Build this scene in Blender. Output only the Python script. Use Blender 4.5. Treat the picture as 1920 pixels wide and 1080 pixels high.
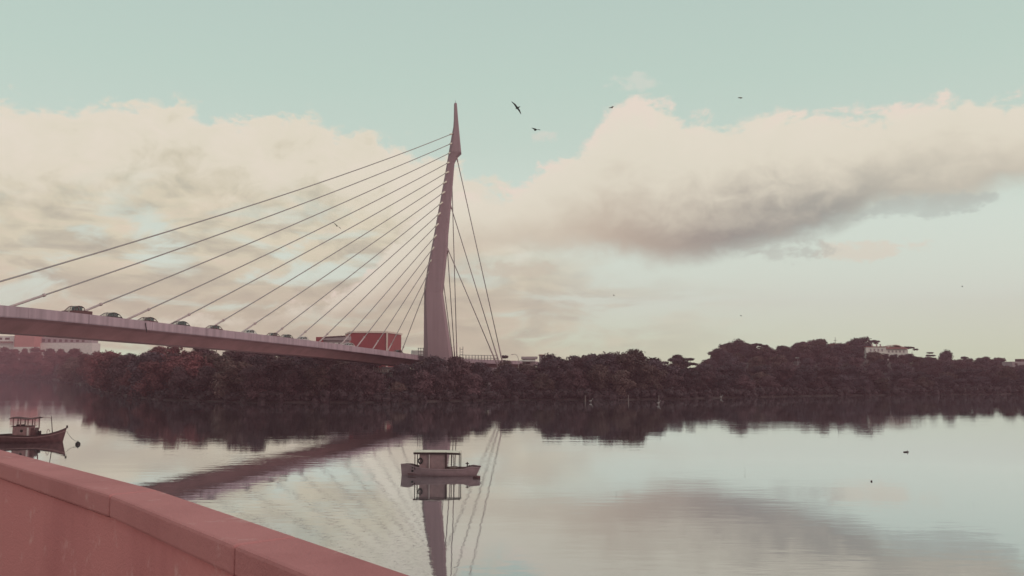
import bpy, math, random
from mathutils import Vector, noise
random.seed(7)
R = math.radians
scene = bpy.context.scene
for o in list(bpy.data.objects): bpy.data.objects.remove(o)

# ------------------------------------------------------------------ camera
F, HZ, CAMZ = 1600.0, 695.0, 8.2
PITCH = math.atan((HZ-540)/F)
cam_d = bpy.data.cameras.new('camera'); cam = bpy.data.objects.new('camera', cam_d)
scene.collection.objects.link(cam); scene.camera = cam
cam_d.sensor_width = 36; cam_d.lens = 36*F/1920; cam_d.clip_start = .1; cam_d.clip_end = 12000
cam.location = (0, 0, CAMZ); cam.rotation_euler = (math.pi/2+PITCH, 0, 0)

def ray(px, py):
    u, v = px-960, 540-py
    return Vector((u, F*math.cos(PITCH)-v*math.sin(PITCH), F*math.sin(PITCH)+v*math.cos(PITCH)))
def P(px, py, Y):
    d = ray(px, py); return Vector((0, 0, CAMZ))+d*(Y/d.y)
def PZ(px, py, z=0):
    d = ray(px, py); return Vector((0, 0, CAMZ))+d*((z-CAMZ)/d.z)
def proj(p):
    x, y, z = p[0], p[1], p[2]-CAMZ
    c, s = math.cos(PITCH), math.sin(PITCH)
    f = y*c+z*s; v = -y*s+z*c
    return 960+x/f*F, 540-v/f*F
def azel(px, py):
    d = ray(px, py).normalized(); return math.atan2(d.x, d.y), math.asin(d.z)
def lerp(tab, x):
    if x <= tab[0][0]: return tab[0][1]
    for (a, b), (c, d) in zip(tab, tab[1:]):
        if x <= c: return b+(d-b)*(x-a)/(c-a)
    return tab[-1][1]
def lin(r, g, b, a=1):
    f = lambda c: (c/255/12.92 if c/255 <= .04045 else ((c/255+.055)/1.055)**2.4)
    return (f(r), f(g), f(b), a)
def sstep(a, b, x):
    t = max(0, min(1, (x-a)/(b-a))); return t*t*(3-2*t)

# ------------------------------------------------------------------ world: sky with clouds
SUN_EL, SUN_AZ = R(24), R(118)          # compass-like angle from +Y towards +X
world = bpy.data.worlds.new('World'); scene.world = world; world.use_nodes = True
nt = world.node_tree; nt.nodes.clear(); L = nt.links.new
def N(t, **k):
    n = nt.nodes.new(t)
    for a, b in k.items(): setattr(n, a, b)
    return n
def val(s):
    if isinstance(s, (int, float)):
        v = N('ShaderNodeValue'); v.outputs[0].default_value = s; return v.outputs[0]
    return s
def M(op, a, b=None, c=None, clamp=False):
    n = N('ShaderNodeMath', operation=op, use_clamp=clamp)
    for i, s in enumerate((a, b, c)):
        if s is None: continue
        if isinstance(s, (int, float)): n.inputs[i].default_value = s
        else: L(s, n.inputs[i])
    return n.outputs[0]
def ss(x, lo, hi):
    n = N('ShaderNodeMapRange', interpolation_type='SMOOTHSTEP'); L(x, n.inputs[0])
    n.inputs[1].default_value = lo; n.inputs[2].default_value = hi; return n.outputs[0]
def ramp(x, stops):
    n = N('ShaderNodeValToRGB'); L(x, n.inputs[0]); e = n.color_ramp.elements
    while len(e) < len(stops): e.new(.5)
    for k, (p, c) in enumerate(stops): e[k].position = p; e[k].color = c
    return n.outputs[0]
def mixc(f, a, b):
    n = N('ShaderNodeMix', data_type='RGBA')
    L(f, n.inputs[0]) if not isinstance(f, float) else setattr(n.inputs[0], 'default_value', f)
    L(a, n.inputs[6]); L(b, n.inputs[7]); return n.outputs[2]
tc = N('ShaderNodeTexCoord'); sp = N('ShaderNodeSeparateXYZ'); L(tc.outputs['Generated'], sp.inputs[0])
az = M('ARCTAN2', sp.outputs[0], sp.outputs[1]); el = M('ARCSINE', sp.outputs[2])
azn = M('MULTIPLY_ADD', az, 1/1.3, .5, True)
def skynoise(sx, sz, scale, detail=6, rough=.55, dist=0., off=0.):
    m = N('ShaderNodeMapping'); L(tc.outputs['Generated'], m.inputs[0]); m.inputs['Scale'].default_value = (sx, sx, sz)
    m.inputs['Location'].default_value = (off, off*.7, off*1.3)
    n = N('ShaderNodeTexNoise'); L(m.outputs[0], n.inputs[0]); n.inputs['Scale'].default_value = scale
    n.inputs['Detail'].default_value = detail; n.inputs['Roughness'].default_value = rough; n.inputs['Distortion'].default_value = dist
    return n.outputs['Fac']
def curve(tab, k=1/.5, conv=True):
    n = N('ShaderNodeFloatCurve'); L(azn, n.inputs['Value']); c = n.mapping.curves[0]
    pts = []
    for px, py in tab:
        if conv: a, e = azel(px, py); pts.append((a/1.3+.5, e*k))
        else: a, e = azel(px, 400); pts.append((a/1.3+.5, py))
    c.points[0].location = (0, pts[0][1]); c.points[1].location = (1, pts[-1][1])
    for p in pts: c.points.new(*p)
    for p in c.points: p.handle_type = 'AUTO_CLAMPED'
    n.mapping.update()
    return M('MULTIPLY', n.outputs[0], 1/k) if conv else n.outputs[0]
n_big = M('SUBTRACT', skynoise(1, 1.6, 9, 4, .5), .5)
n_puff = M('SUBTRACT', skynoise(1, 1.5, 26, 7, .58, .4, 3.1), .5)
n_fine = M('SUBTRACT', skynoise(1, 1.8, 70, 5, .6, .2, 5.), .5)
n_str = skynoise(1, 3.3, 8.5, 6, .55, .5, 1.7)
n_str2 = skynoise(1, 3.6, 15, 7, .52, .5, 9.3)
edge = M('ADD', M('MULTIPLY', n_puff, .085), M('MULTIPLY', n_fine, .03))
soft = M('ADD', M('MULTIPLY', n_big, .06), M('MULTIPLY', n_puff, .05))
T1 = curve([(-250, 235), (-60, 205), (0, 192), (100, 197), (200, 190), (300, 180), (350, 192), (400, 216), (480, 222), (580, 212), (640, 232), (720, 258), (800, 288),
            (880, 318), (960, 348), (1010, 372), (1100, 404), (1300, 425), (2150, 430)])
W1 = curve([(-250, 1.), (800, 1.), (930, .75), (1030, .35), (1120, .08), (1200, .0), (2150, .0)], conv=False)
T2 = curve([(-250, 600), (600, 560), (760, 420), (860, 352), (930, 360), (990, 330), (1040, 300), (1100, 262), (1135, 208), (1180, 184), (1250, 186), (1285, 222),
            (1320, 222), (1420, 206), (1560, 202), (1700, 192), (1830, 176), (1920, 186), (2150, 200)])
B2 = curve([(-250, 640), (600, 610), (800, 545), (900, 480), (1050, 464), (1150, 478), (1250, 497), (1330, 488), (1400, 470), (1480, 448), (1600, 420), (1650, 396),
            (1800, 375), (1920, 348), (2150, 330)])
D2 = curve([(-250, .1), (900, .12), (1050, .25), (1150, .6), (1250, .8), (1400, 1.), (1550, .95), (1650, .6), (1800, .45), (2150, .35)], conv=False)
leftness = curve([(-250, 1.), (600, 1.), (800, .92), (950, .72), (1100, .42), (1250, .2), (1450, .05), (1700, .0), (2150, .0)], conv=False)
T3 = curve([(-250, 235), (0, 192), (200, 190), (350, 192), (480, 222), (640, 232), (800, 288), (960, 350), (1100, 400), (1300, 425), (2150, 430)])
m1 = ss(M('ADD', M('SUBTRACT', T1, el), edge), -.004, .014)
m2 = M('MULTIPLY', ss(M('ADD', M('SUBTRACT', T2, el), edge), -.004, .015),
       ss(M('ADD', M('SUBTRACT', el, B2), M('MULTIPLY', soft, .55)), -.010, .022))
# clear air, brighter towards the horizon
clear = ramp(M('MULTIPLY', el, 2.0), [(.0, lin(204, 216, 186)), (.06, lin(206, 218, 195)), (.16, lin(208, 220, 206)), (.32, lin(204, 218, 206)),
                                     (.52, lin(187, 205, 193)), (.66, lin(180, 201, 189)), (1., lin(170, 190, 182))])
# broken layered cloud low on the left
strat_col = ramp(n_str2, [(.32, lin(168, 164, 148)), (.46, lin(196, 190, 167)), (.54, lin(216, 209, 182)), (.66, lin(224, 211, 187))])
strat_mask = M('MULTIPLY', leftness, M('MULTIPLY', ss(M('SUBTRACT', T3, el), .04, .10), ss(n_str, .38, .52)), clamp=True)
low_grey = M('MULTIPLY', M('MULTIPLY', leftness, ss(el, .19, .04)), .9)
c0 = mixc(strat_mask, clear, strat_col)
greyc = N('ShaderNodeRGB'); greyc.outputs[0].default_value = lin(188, 180, 160)
c0 = mixc(M('MULTIPLY', low_grey, ss(n_str, .3, .6)), c0, greyc.outputs[0])
# left cumulus
r1 = M('ADD', M('MULTIPLY', M('SUBTRACT', T1, el), 4.5), M('ADD', M('MULTIPLY', n_puff, 1.3), M('MULTIPLY', n_big, .8)))
col1 = ramp(M('ADD', r1, .1), [(.0, lin(222, 212, 194)), (.35, lin(217, 209, 188)), (.56, lin(203, 195, 171)), (.8, lin(178, 174, 154)), (1., lin(198, 196, 176))])
body1 = M('MULTIPLY', m1, M('MULTIPLY', ss(M('SUBTRACT', T1, el), .165, .06), W1), clamp=True)
c1 = mixc(M('MULTIPLY', body1, .95), c0, col1)
# right cloud bank
r2 = M('DIVIDE', M('SUBTRACT', el, B2), M('MAXIMUM', M('SUBTRACT', T2, B2), .03))
r2 = M('ADD', r2, M('ADD', M('MULTIPLY', n_puff, .5), M('MULTIPLY', n_big, .45)))
dark = M('MULTIPLY', D2, ss(r2, .62, .0))
lit = ramp(r2, [(.0, lin(198, 187, 167)), (.3, lin(208, 200, 180)), (.62, lin(217, 211, 192)), (.85, lin(220, 213, 195)), (1., lin(224, 211, 196))])
shadec = ramp(M('ADD', M('MULTIPLY', azn, 1.), 0), [(.58, lin(166, 148, 132)), (.70, lin(134, 132, 126)), (.86, lin(138, 148, 142)), (1., lin(165, 165, 155))])
col2 = mixc(dark, lit, shadec)
c2 = mixc(M('MULTIPLY', m2, .97), c1, col2)
# loose wisps: a small cloud under the bank and shreds above it
def wisp(px, py, rx, ry, col, amt):
    global c2
    a, e = azel(px, py)
    d = M('ADD', M('POWER', M('DIVIDE', M('SUBTRACT', az, a), rx), 2.), M('POWER', M('DIVIDE', M('SUBTRACT', el, e), ry), 2.))
    d = M('ADD', d, M('ADD', M('MULTIPLY', n_puff, -7.), M('MULTIPLY', n_fine, -4.)))
    g = N('ShaderNodeRGB'); g.outputs[0].default_value = col
    c2 = mixc(M('MULTIPLY', ss(d, 1.6, .0), amt), c2, g.outputs[0])
wisp(1625, 466, .045, .012, lin(214, 206, 188), .65)
wisp(1740, 388, .075, .010, lin(170, 180, 172), .6)
wisp(1480, 470, .035, .012, lin(176, 182, 172), .6)
wisp(1195, 152, .030, .010, lin(206, 208, 196), .6)
wisp(1025, 258, .018, .007, lin(206, 206, 194), .7)
wisp(960, 505, .05, .008, lin(198, 191, 172), .7)
nish = N('ShaderNodeTexSky', sky_type='NISHITA'); nish.sun_disc = False; nish.sun_elevation = SUN_EL; nish.sun_rotation = SUN_AZ
nish.air_density = 1.2; nish.dust_density = 2.5
bgA = N('ShaderNodeBackground'); L(nish.outputs[0], bgA.inputs[0]); bgA.inputs[1].default_value = .08
bgB = N('ShaderNodeBackground'); L(c2, bgB.inputs[0]); bgB.inputs[1].default_value = 1.21
below = ss(el, -.02, .0)
mx = N('ShaderNodeMixShader'); mx.inputs[0].default_value = .9
L(bgA.outputs[0], mx.inputs[1]); L(bgB.outputs[0], mx.inputs[2])
wo = N('ShaderNodeOutputWorld'); L(mx.outputs[0], wo.inputs[0])

sun_d = bpy.data.lights.new('sun', 'SUN'); sun_d.energy = 0.8; sun_d.angle = R(11); sun_d.color = (1, .78, .74)
sun = bpy.data.objects.new('sun', sun_d); scene.collection.objects.link(sun)
sd = Vector((math.sin(SUN_AZ)*math.cos(SUN_EL), math.cos(SUN_AZ)*math.cos(SUN_EL), math.sin(SUN_EL)))
sun.rotation_euler = (-sd).to_track_quat('-Z', 'Y').to_euler()
vs = scene.view_settings; scene.display_settings.display_device = 'sRGB'
vs.view_transform = 'Standard'; vs.look = 'None'; vs.exposure = 0.0; vs.gamma = 1; vs.use_curve_mapping = False
scene.cycles.use_denoising = True; scene.cycles.max_bounces = 6; scene.cycles.diffuse_bounces = 2; scene.cycles.glossy_bounces = 3
scene.cycles.volume_bounces = 1; scene.cycles.transparent_max_bounces = 8

# ------------------------------------------------------------------ materials
def mat(name, col, rough=.7, var=.15, scale=3., bump=0., metal=0., rand=0., col2=None, stretch=(1, 1, 1), spec=.3):
    m = bpy.data.materials.new(name); m.use_nodes = True; t = m.node_tree; b = t.nodes['Principled BSDF']
    b.inputs['Roughness'].default_value = rough; b.inputs['Metallic'].default_value = metal
    b.inputs['Specular IOR Level'].default_value = spec
    tc = t.nodes.new('ShaderNodeTexCoord'); mp = t.nodes.new('ShaderNodeMapping'); mp.inputs['Scale'].default_value = stretch
    n = t.nodes.new('ShaderNodeTexNoise'); n.inputs['Scale'].default_value = scale; n.inputs['Detail'].default_value = 5
    t.links.new(tc.outputs['Object'], mp.inputs[0]); t.links.new(mp.outputs[0], n.inputs[0])
    cr = t.nodes.new('ShaderNodeValToRGB'); t.links.new(n.outputs['Fac'], cr.inputs[0])
    c2 = col2 or tuple(min(1, c*(1+var)) for c in col)
    cr.color_ramp.elements[0].position = .32; cr.color_ramp.elements[1].position = .68
    cr.color_ramp.elements[0].color = tuple(c*(1-var) for c in col)+(1,); cr.color_ramp.elements[1].color = tuple(c2)+(1,)
    out = cr.outputs[0]
    if rand:
        oi = t.nodes.new('ShaderNodeObjectInfo'); mr = t.nodes.new('ShaderNodeMapRange'); t.links.new(oi.outputs['Random'], mr.inputs[0])
        mr.inputs[3].default_value = 1-rand; mr.inputs[4].default_value = 1+rand
        hs = t.nodes.new('ShaderNodeHueSaturation'); t.links.new(mr.outputs[0], hs.inputs['Value']); t.links.new(out, hs.inputs['Color']); out = hs.outputs[0]
    t.links.new(out, b.inputs['Base Color'])
    if bump:
        bp = t.nodes.new('ShaderNodeBump'); bp.inputs['Strength'].default_value = bump; bp.inputs['Distance'].default_value = .05
        t.links.new(n.outputs['Fac'], bp.inputs['Height']); t.links.new(bp.outputs[0], b.inputs['Normal'])
    return m
def worn(name, base, stain, scuff):
    m = bpy.data.materials.new(name); m.use_nodes = True; t = m.node_tree; b = t.nodes['Principled BSDF']; b.inputs['Roughness'].default_value = .92; b.inputs['Specular IOR Level'].default_value = .2
    tc = t.nodes.new('ShaderNodeTexCoord')
    def nz(sc, st, det=6, rg=.6):
        mp = t.nodes.new('ShaderNodeMapping'); mp.inputs['Scale'].default_value = st; n = t.nodes.new('ShaderNodeTexNoise'); n.inputs['Scale'].default_value = sc; n.inputs['Detail'].default_value = det; n.inputs['Roughness'].default_value = rg
        t.links.new(tc.outputs['Object'], mp.inputs[0]); t.links.new(mp.outputs[0], n.inputs[0]); return n.outputs['Fac']
    def rm(x, a, b_):
        n = t.nodes.new('ShaderNodeMapRange'); t.links.new(x, n.inputs[0]); n.inputs[1].default_value = a; n.inputs[2].default_value = b_; return n.outputs[0]
    def mx(f, a, c):
        n = t.nodes.new('ShaderNodeMix'); n.data_type = 'RGBA'; t.links.new(f, n.inputs[0])
        if isinstance(a, tuple): n.inputs[6].default_value = a+(1,)
        else: t.links.new(a, n.inputs[6])
        n.inputs[7].default_value = c+(1,); return n.outputs[2]
    c = mx(rm(nz(1.1, (1, 1, .35)), .42, .68), base, stain); c = mx(rm(nz(5, (1, 1, 1), 8, .7), .58, .74), c, scuff); grain = nz(60, (1, 1, 1), 4, .7)
    c = mx(rm(grain, .60, .82), c, stain); t.links.new(c, b.inputs['Base Color'])
    bp = t.nodes.new('ShaderNodeBump'); bp.inputs['Strength'].default_value = .6; bp.inputs['Distance'].default_value = .012; t.links.new(grain, bp.inputs['Height']); t.links.new(bp.outputs[0], b.inputs['Normal']); return m
MT = dict(
    concrete=mat('bridge_concrete', (.37, .245, .285), .85, .18, .9, .2, stretch=(1, 1, .08)),
    under=mat('girder_concrete', (.40, .18, .19), .9, .14, .25, .1),
    mast=mat('mast_concrete', (.30, .185, .21), .85, .08, .7, .15, stretch=(1, 1, .07)),
    cable=mat('cable_sheath', (.34, .28, .28), .5, .05, 1), tube=mat('anchor_tube', (.50, .36, .37), .5, .08, 1),
    asphalt=mat('asphalt', (.05, .047, .047), .9, .2, 8),
    parapet=worn('leak_red_concrete', (.70, .245, .25), (.54, .17, .18), (.80, .42, .41)),  # red base carries the lower-left light leak in its colour
    coping=worn('leak_red_coping', (.58, .215, .22), (.46, .16, .165), (.70, .39, .38)),  # same leak red, darkened to cancel the stronger light on top
    paving=mat('walkway_paving', (.30, .19, .19), .9, .2, 4, .3),
    leafA=mat('leaves_dusky', (.078, .036, .043), .75, .38, .35, rand=.40), leafB=mat('leaves_olive', (.088, .048, .044), .75, .38, .35, rand=.40),
    leafC=mat('leaves_slate', (.062, .036, .046), .75, .35, .35, rand=.40), leafR=mat('leaves_leak_red', (.145, .045, .05), .75, .35, .35, rand=.40),  # leafR: light-leak red painted into the left foliage
    bark=mat('bark', (.09, .06, .055), .9, .3, 6, .4), leafW=mat('leaves_darkest', (.042, .022, .027), .7, .35, .35), soil=mat('soil', (.055, .034, .034), .95, .3, .15, .2),  # leafW: darker leaf tone for the waterline shrubs
    darkwood=mat('dark_hull', (.09, .034, .038), .55, .2, 2.5, .1, col2=(.13, .05, .055)), rim=mat('dark_rim', (.035, .015, .018), .6, .1, 3),
    cabinpaint=mat('faded_cabin_paint', (.24, .12, .125), .65, .2, 3), mauvehull=mat('mauve_hull', (.28, .165, .185), .5, .12, 2.5, .05),
    tarp=mat('canvas_panel', (.26, .15, .16), .85, .12, 3), roofw=mat('pale_canopy', (.72, .60, .52), .6, .08, 2),
    palepost=mat('pale_post', (.50, .38, .38), .6, .1, 3), black=mat('black_rubber', (.018, .014, .015), .6, .1, 4),
    deckw=mat('boat_deck', (.18, .11, .10), .8, .2, 3), rope=mat('rope', (.16, .12, .10), .9, .1, 10),
    white=mat('white_render', (.70, .62, .60), .8, .1, .6), pinkw=mat('pink_render', (.50, .20, .19), .85, .06, .2), redw=mat('red_cladding', (.30, .045, .05), .6, .08, .3),
    redl=mat('lit_red_cladding', (.48, .14, .13), .6, .08, .3), trim=mat('pale_edge', (.74, .56, .50), .7, .05, 1),
    greyb=mat('grey_render', (.36, .27, .29), .8, .12, .5), roofr=mat('tile_roof', (.26, .11, .10), .85, .2, 1.), glass=mat('dark_glass', (.03, .016, .02), .45, .1, 1, spec=.25),
    steel=mat('dull_steel', (.20, .15, .16), .5, .1, 4, metal=.3), stake=mat('weathered_wood', (.19, .14, .135), .9, .2, 4),
    bird=mat('bird_black', (.012, .012, .013), .7, .1, 5), birdg=mat('bird_grey', (.14, .135, .11), .7, .1, 5), egret=mat('egret_white', (.33, .28, .28), .8, .05, 5),
    carA=mat('car_maroon', (.10, .022, .028), .35, .03, 1, spec=.5), carB=mat('car_dark', (.045, .025, .03), .35, .03, 1, spec=.5),
    carC=mat('car_white', (.60, .52, .52), .35, .03, 1, spec=.5), lampglass=mat('lamp_glass', (.6, .5, .45), .3, .03, 1), darkb=mat('dark_fill', (.10, .05, .055), .8, .1, 1),  # last entry: one dark tone for openings, windows, doors and edges
)
# streaks of rain stain on the deck edge
# water
def water_mat():
    m = bpy.data.materials.new('river_water'); m.use_nodes = True; t = m.node_tree; b = t.nodes['Principled BSDF']
    tc = t.nodes.new('ShaderNodeTexCoord')
    def nz(sx, sy, sc, det):
        mp = t.nodes.new('ShaderNodeMapping'); mp.inputs['Scale'].default_value = (sx, sy, 1); mp.inputs['Rotation'].default_value = (0, 0, R(6))
        n = t.nodes.new('ShaderNodeTexNoise'); n.inputs['Scale'].default_value = sc; n.inputs['Detail'].default_value = det
        t.links.new(tc.outputs['Object'], mp.inputs[0]); t.links.new(mp.outputs[0], n.inputs[0]); return n.outputs['Fac']
    def mth(op, a, b2):
        n = t.nodes.new('ShaderNodeMath'); n.operation = op
        for i, s in enumerate((a, b2)):
            if isinstance(s, float): n.inputs[i].default_value = s
            else: t.links.new(s, n.inputs[i])
        return n.outputs[0]
    fine = nz(.55, 1.3, 1.1, 3); big = nz(.08, .28, 1., 2); patch = nz(.010, .05, 1., 3)
    pm = t.nodes.new('ShaderNodeMapRange'); t.links.new(patch, pm.inputs[0]); pm.inputs[1].default_value = .45; pm.inputs[2].default_value = .68
    pm.inputs[3].default_value = .42; pm.inputs[4].default_value = 1.
    h = mth('ADD', mth('MULTIPLY', mth('MULTIPLY', fine, pm.outputs[0]), .0078), mth('MULTIPLY', big, .009))
    bp = t.nodes.new('ShaderNodeBump'); bp.inputs['Strength'].default_value = 1.; bp.inputs['Distance'].default_value = 1.
    t.links.new(h, bp.inputs['Height'])
    df = t.nodes.new('ShaderNodeBsdfDiffuse'); df.inputs[0].default_value = (.14, .11, .12, 1)
    gl = t.nodes.new('ShaderNodeBsdfGlossy'); gl.inputs['Color'].default_value = (.93, .97, .98, 1); gl.inputs['Roughness'].default_value = .012
    fr = t.nodes.new('ShaderNodeFresnel'); fr.inputs[0].default_value = 1.33
    fm = t.nodes.new('ShaderNodeMapRange'); t.links.new(fr.outputs[0], fm.inputs[0]); fm.inputs[1].default_value = 0; fm.inputs[2].default_value = .55
    fm.inputs[3].default_value = .30; fm.inputs[4].default_value = .93
    mxs = t.nodes.new('ShaderNodeMixShader'); t.links.new(fm.outputs[0], mxs.inputs[0]); t.links.new(df.outputs[0], mxs.inputs[1]); t.links.new(gl.outputs[0], mxs.inputs[2])
    for n_ in (df, gl): t.links.new(bp.outputs[0], n_.inputs['Normal'])
    t.links.new(mxs.outputs[0], t.nodes['Material Output'].inputs['Surface']); t.nodes.remove(b)
    return m
MT['water'] = water_mat()
def pane():
    m = bpy.data.materials.new('clear_pane'); m.use_nodes = True; t = m.node_tree; t.nodes.remove(t.nodes['Principled BSDF'])
    a = t.nodes.new('ShaderNodeBsdfTransparent'); a.inputs[0].default_value = (.82, .8, .8, 1); g = t.nodes.new('ShaderNodeBsdfGlossy'); g.inputs['Roughness'].default_value = .1
    x = t.nodes.new('ShaderNodeMixShader'); x.inputs[0].default_value = .12; t.links.new(a.outputs[0], x.inputs[1]); t.links.new(g.outputs[0], x.inputs[2]); t.links.new(x.outputs[0], t.nodes['Material Output'].inputs[0]); return m
MT['pane'] = pane()

# ------------------------------------------------------------------ mesh helpers
class MB:
    def __init__(s): s.v = []; s.f = []
    def add(s, vs, fs):
        o = len(s.v); s.v += [tuple(v) for v in vs]; s.f += [tuple(i+o for i in f) for f in fs]; return s
    def box(s, c, d, rz=0, rx=0, ry=0):
        from mathutils import Euler
        e = Euler((rx, ry, rz)).to_matrix(); vs = []
        for x in (-.5, .5):
            for y in (-.5, .5):
                for z in (-.5, .5): vs.append(e @ Vector((x*d[0], y*d[1], z*d[2]))+Vector(c))
        return s.add(vs, [(0, 1, 3, 2), (4, 6, 7, 5), (0, 4, 5, 1), (2, 3, 7, 6), (0, 2, 6, 4), (1, 5, 7, 3)])
    def tube(s, a, b, r0, r1=None, n=8):
        r1 = r0 if r1 is None else r1; a, b = Vector(a), Vector(b); d = (b-a).normalized()
        q = d.to_track_quat('Z', 'Y'); vs = []
        for p, r in ((a, r0), (b, r1)):
            for k in range(n): vs.append(p+q @ Vector((math.cos(k*2*math.pi/n)*r, math.sin(k*2*math.pi/n)*r, 0)))
        fs = [(k, (k+1) % n, n+(k+1) % n, n+k) for k in range(n)]+[tuple(range(n))[::-1], tuple(range(n, 2*n))]
        return s.add(vs, fs)
    def path(s, pts, r, n=6):
        for a, b in zip(pts, pts[1:]): s.tube(a, b, r if not isinstance(r, (list, tuple)) else r[0], None, n)
        return s
    def loft(s, secs, closed=True, caps=True):
        n = len(secs[0]); vs = [p for c in secs for p in c]; fs = []
        for i in range(len(secs)-1):
            for k in range(n if closed else n-1):
                k2 = (k+1) % n; fs.append((i*n+k, i*n+k2, (i+1)*n+k2, (i+1)*n+k))
        if caps and closed: fs += [tuple(range(n))[::-1], tuple(range((len(secs)-1)*n, len(secs)*n))]
        return s.add(vs, fs)
    def torus(s, c, R0, r, axis='Y', n=18, m=8, sx=1.):
        vs = []
        for i in range(n):
            a = i*2*math.pi/n
            for j in range(m):
                b = j*2*math.pi/m; q = R0+r*math.cos(b)
                vs.append((c[0]+q*math.cos(a)*sx, c[1]+r*math.sin(b), c[2]+q*math.sin(a)))
        return s.add(vs, [(i*m+j, ((i+1) % n)*m+j, ((i+1) % n)*m+(j+1) % m, i*m+(j+1) % m) for i in range(n) for j in range(m)])
    def ball(s, c, r, n=10, m=7, sc=(1, 1, 1)):
        vs = []
        for j in range(m+1):
            t = math.pi*j/m
            for i in range(n): vs.append((c[0]+r*sc[0]*math.sin(t)*math.cos(i*2*math.pi/n), c[1]+r*sc[1]*math.sin(t)*math.sin(i*2*math.pi/n), c[2]+r*sc[2]*math.cos(t)))
        return s.add(vs, [(j*n+i, j*n+(i+1) % n, (j+1)*n+(i+1) % n, (j+1)*n+i) for j in range(m) for i in range(n)])
    def mesh(s, name, m, smooth=False):
        me = bpy.data.meshes.new(name); me.from_pydata(s.v, [], s.f); me.materials.append(m)
        if smooth:
            for p in me.polygons: p.use_smooth = True
        me.update(); return me
def link(name, me, parent=None):
    o = bpy.data.objects.new(name, me); scene.collection.objects.link(o)
    if parent is not None: o.parent = parent
    return o
def obj(name, mb, m, parent=None, smooth=False, fix=True):
    me = mb.mesh(name, MT[m], smooth)
    if fix:
        import bmesh
        b = bmesh.new(); b.from_mesh(me); bmesh.ops.recalc_face_normals(b, faces=b.faces); b.to_mesh(me); b.free()
    return link(name, me, parent)
def bevel(o, w=.02, seg=2):
    md = o.modifiers.new('bevel', 'BEVEL'); md.width = w; md.segments = seg; md.limit_method = 'ANGLE'; return o
def tag(o, label, cat, group=None):
    o['label'] = label; o['category'] = cat
    if group: o['group'] = group
    return o
def thing(name, label, cat, loc=(0, 0, 0), rz=0, group=None):
    o = link(name, None); o.location = loc; o.rotation_euler = (0, 0, rz); return tag(o, label, cat, group)
def struct(o, k='structure'): o['kind'] = k; return o
def dup(root, loc, rz, label, group=None, sc=1.):
    def cp(o, par):
        c = o.copy(); scene.collection.objects.link(c); c.parent = par
        for ch in o.children: cp(ch, c)
        return c
    c = cp(root, None); c.location = loc; c.rotation_euler = (0, 0, rz); c.scale = (sc,)*3 if isinstance(sc, (int, float)) else sc
    c['label'] = label
    if group: c['group'] = group
    return c

# ------------------------------------------------------------------ shore, land, water
SHORE = [(-500, 980), (-60, 940), (0, 900), (110, 780), (160, 500), (200, 336), (250, 270), (300, 243), (480, 222), (760, 224), (950, 242), (1180, 244), (1300, 254), (1500, 278), (1920, 305), (2500, 325)]
SKY = [(-500, 652), (0, 651), (100, 652), (180, 651), (300, 648), (480, 650), (560, 655), (640, 662), (690, 668), (760, 671), (800, 670), (850, 671), (900, 673), (950, 681), (1000, 684),
       (1018, 668), (1040, 659), (1100, 657), (1155, 653), (1176, 661), (1192, 655), (1220, 657), (1245, 669), (1300, 673), (1338, 670), (1350, 650), (1382, 637), (1412, 645), (1450, 650),
       (1500, 641), (1540, 633), (1566, 642), (1590, 645), (1604, 635), (1622, 632), (1645, 640), (1700, 652), (1716, 664), (1745, 670), (1800, 671), (1830, 668), (1865, 669), (1892, 681), (1930, 679), (2500, 676)]
def shoreY(px): return lerp(SHORE, px)
DEPTH = [(-500, 90), (160, 60), (260, 40), (1200, 40), (1330, 190), (2500, 190)]
def TREEH(px): return lerp([(-500, 15), (140, 14), (200, 10.5), (1200, 11), (1330, 8.5), (2500, 8.5)], px)
def hillH(px):
    dep = lerp(DEPTH, px); Y = shoreY(px)+dep
    return max(.6, P(px, lerp(SKY, px), Y).z-TREEH(px))
_hs = {}
def hillS(px):
    k = int(px//20)
    if k not in _hs: _hs[k] = sum(hillH(k*20+d) for d in range(-60, 61, 12))/11
    return _hs[k]+( (hillS_raw(k+1)-_hs[k])*((px/20)-k))
def hillS_raw(k):
    if k not in _hs: _hs[k] = sum(hillH(k*20+d) for d in range(-60, 61, 12))/11
    return _hs[k]
def ground(px, Y):
    s = Y-shoreY(px); dep = lerp(DEPTH, px)
    if s < 0: return -1.5+max(-1, s*.02)
    g = .25+.35*sstep(0, 6, s)+hillS(px)*sstep(4, dep*.95, s)*.92
    return g*(1-.75*sstep(dep+60, dep+300, s))
mb = MB(); cols = list(range(-500, 2501, 20)); ds = [-30, -4, 0, 3, 8, 16, 26, 38, 55, 75, 100, 130, 160, 190, 220, 270, 350, 500, 900, 1800, 4200]
for px in cols:
    for d in ds:
        Y = shoreY(px)+d; mb.v.append(((px-960)/F*Y, Y, ground(px, Y)+(.25*noise.noise(Vector((px*.05, d*.1, 0))) if d > 5 else 0)))
nd = len(ds)
for i in range(len(cols)-1):
    for j in range(nd-1): mb.f.append((i*nd+j, (i+1)*nd+j, (i+1)*nd+j+1, i*nd+j+1))
struct(obj('ground', mb, 'soil', smooth=True, fix=False))
mb = MB().add([(-5000, -600, 0), (5000, -600, 0), (5000, 7000, 0), (-5000, 7000, 0)], [(0, 1, 2, 3)])
struct(obj('water', mb, 'water', fix=False))

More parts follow.
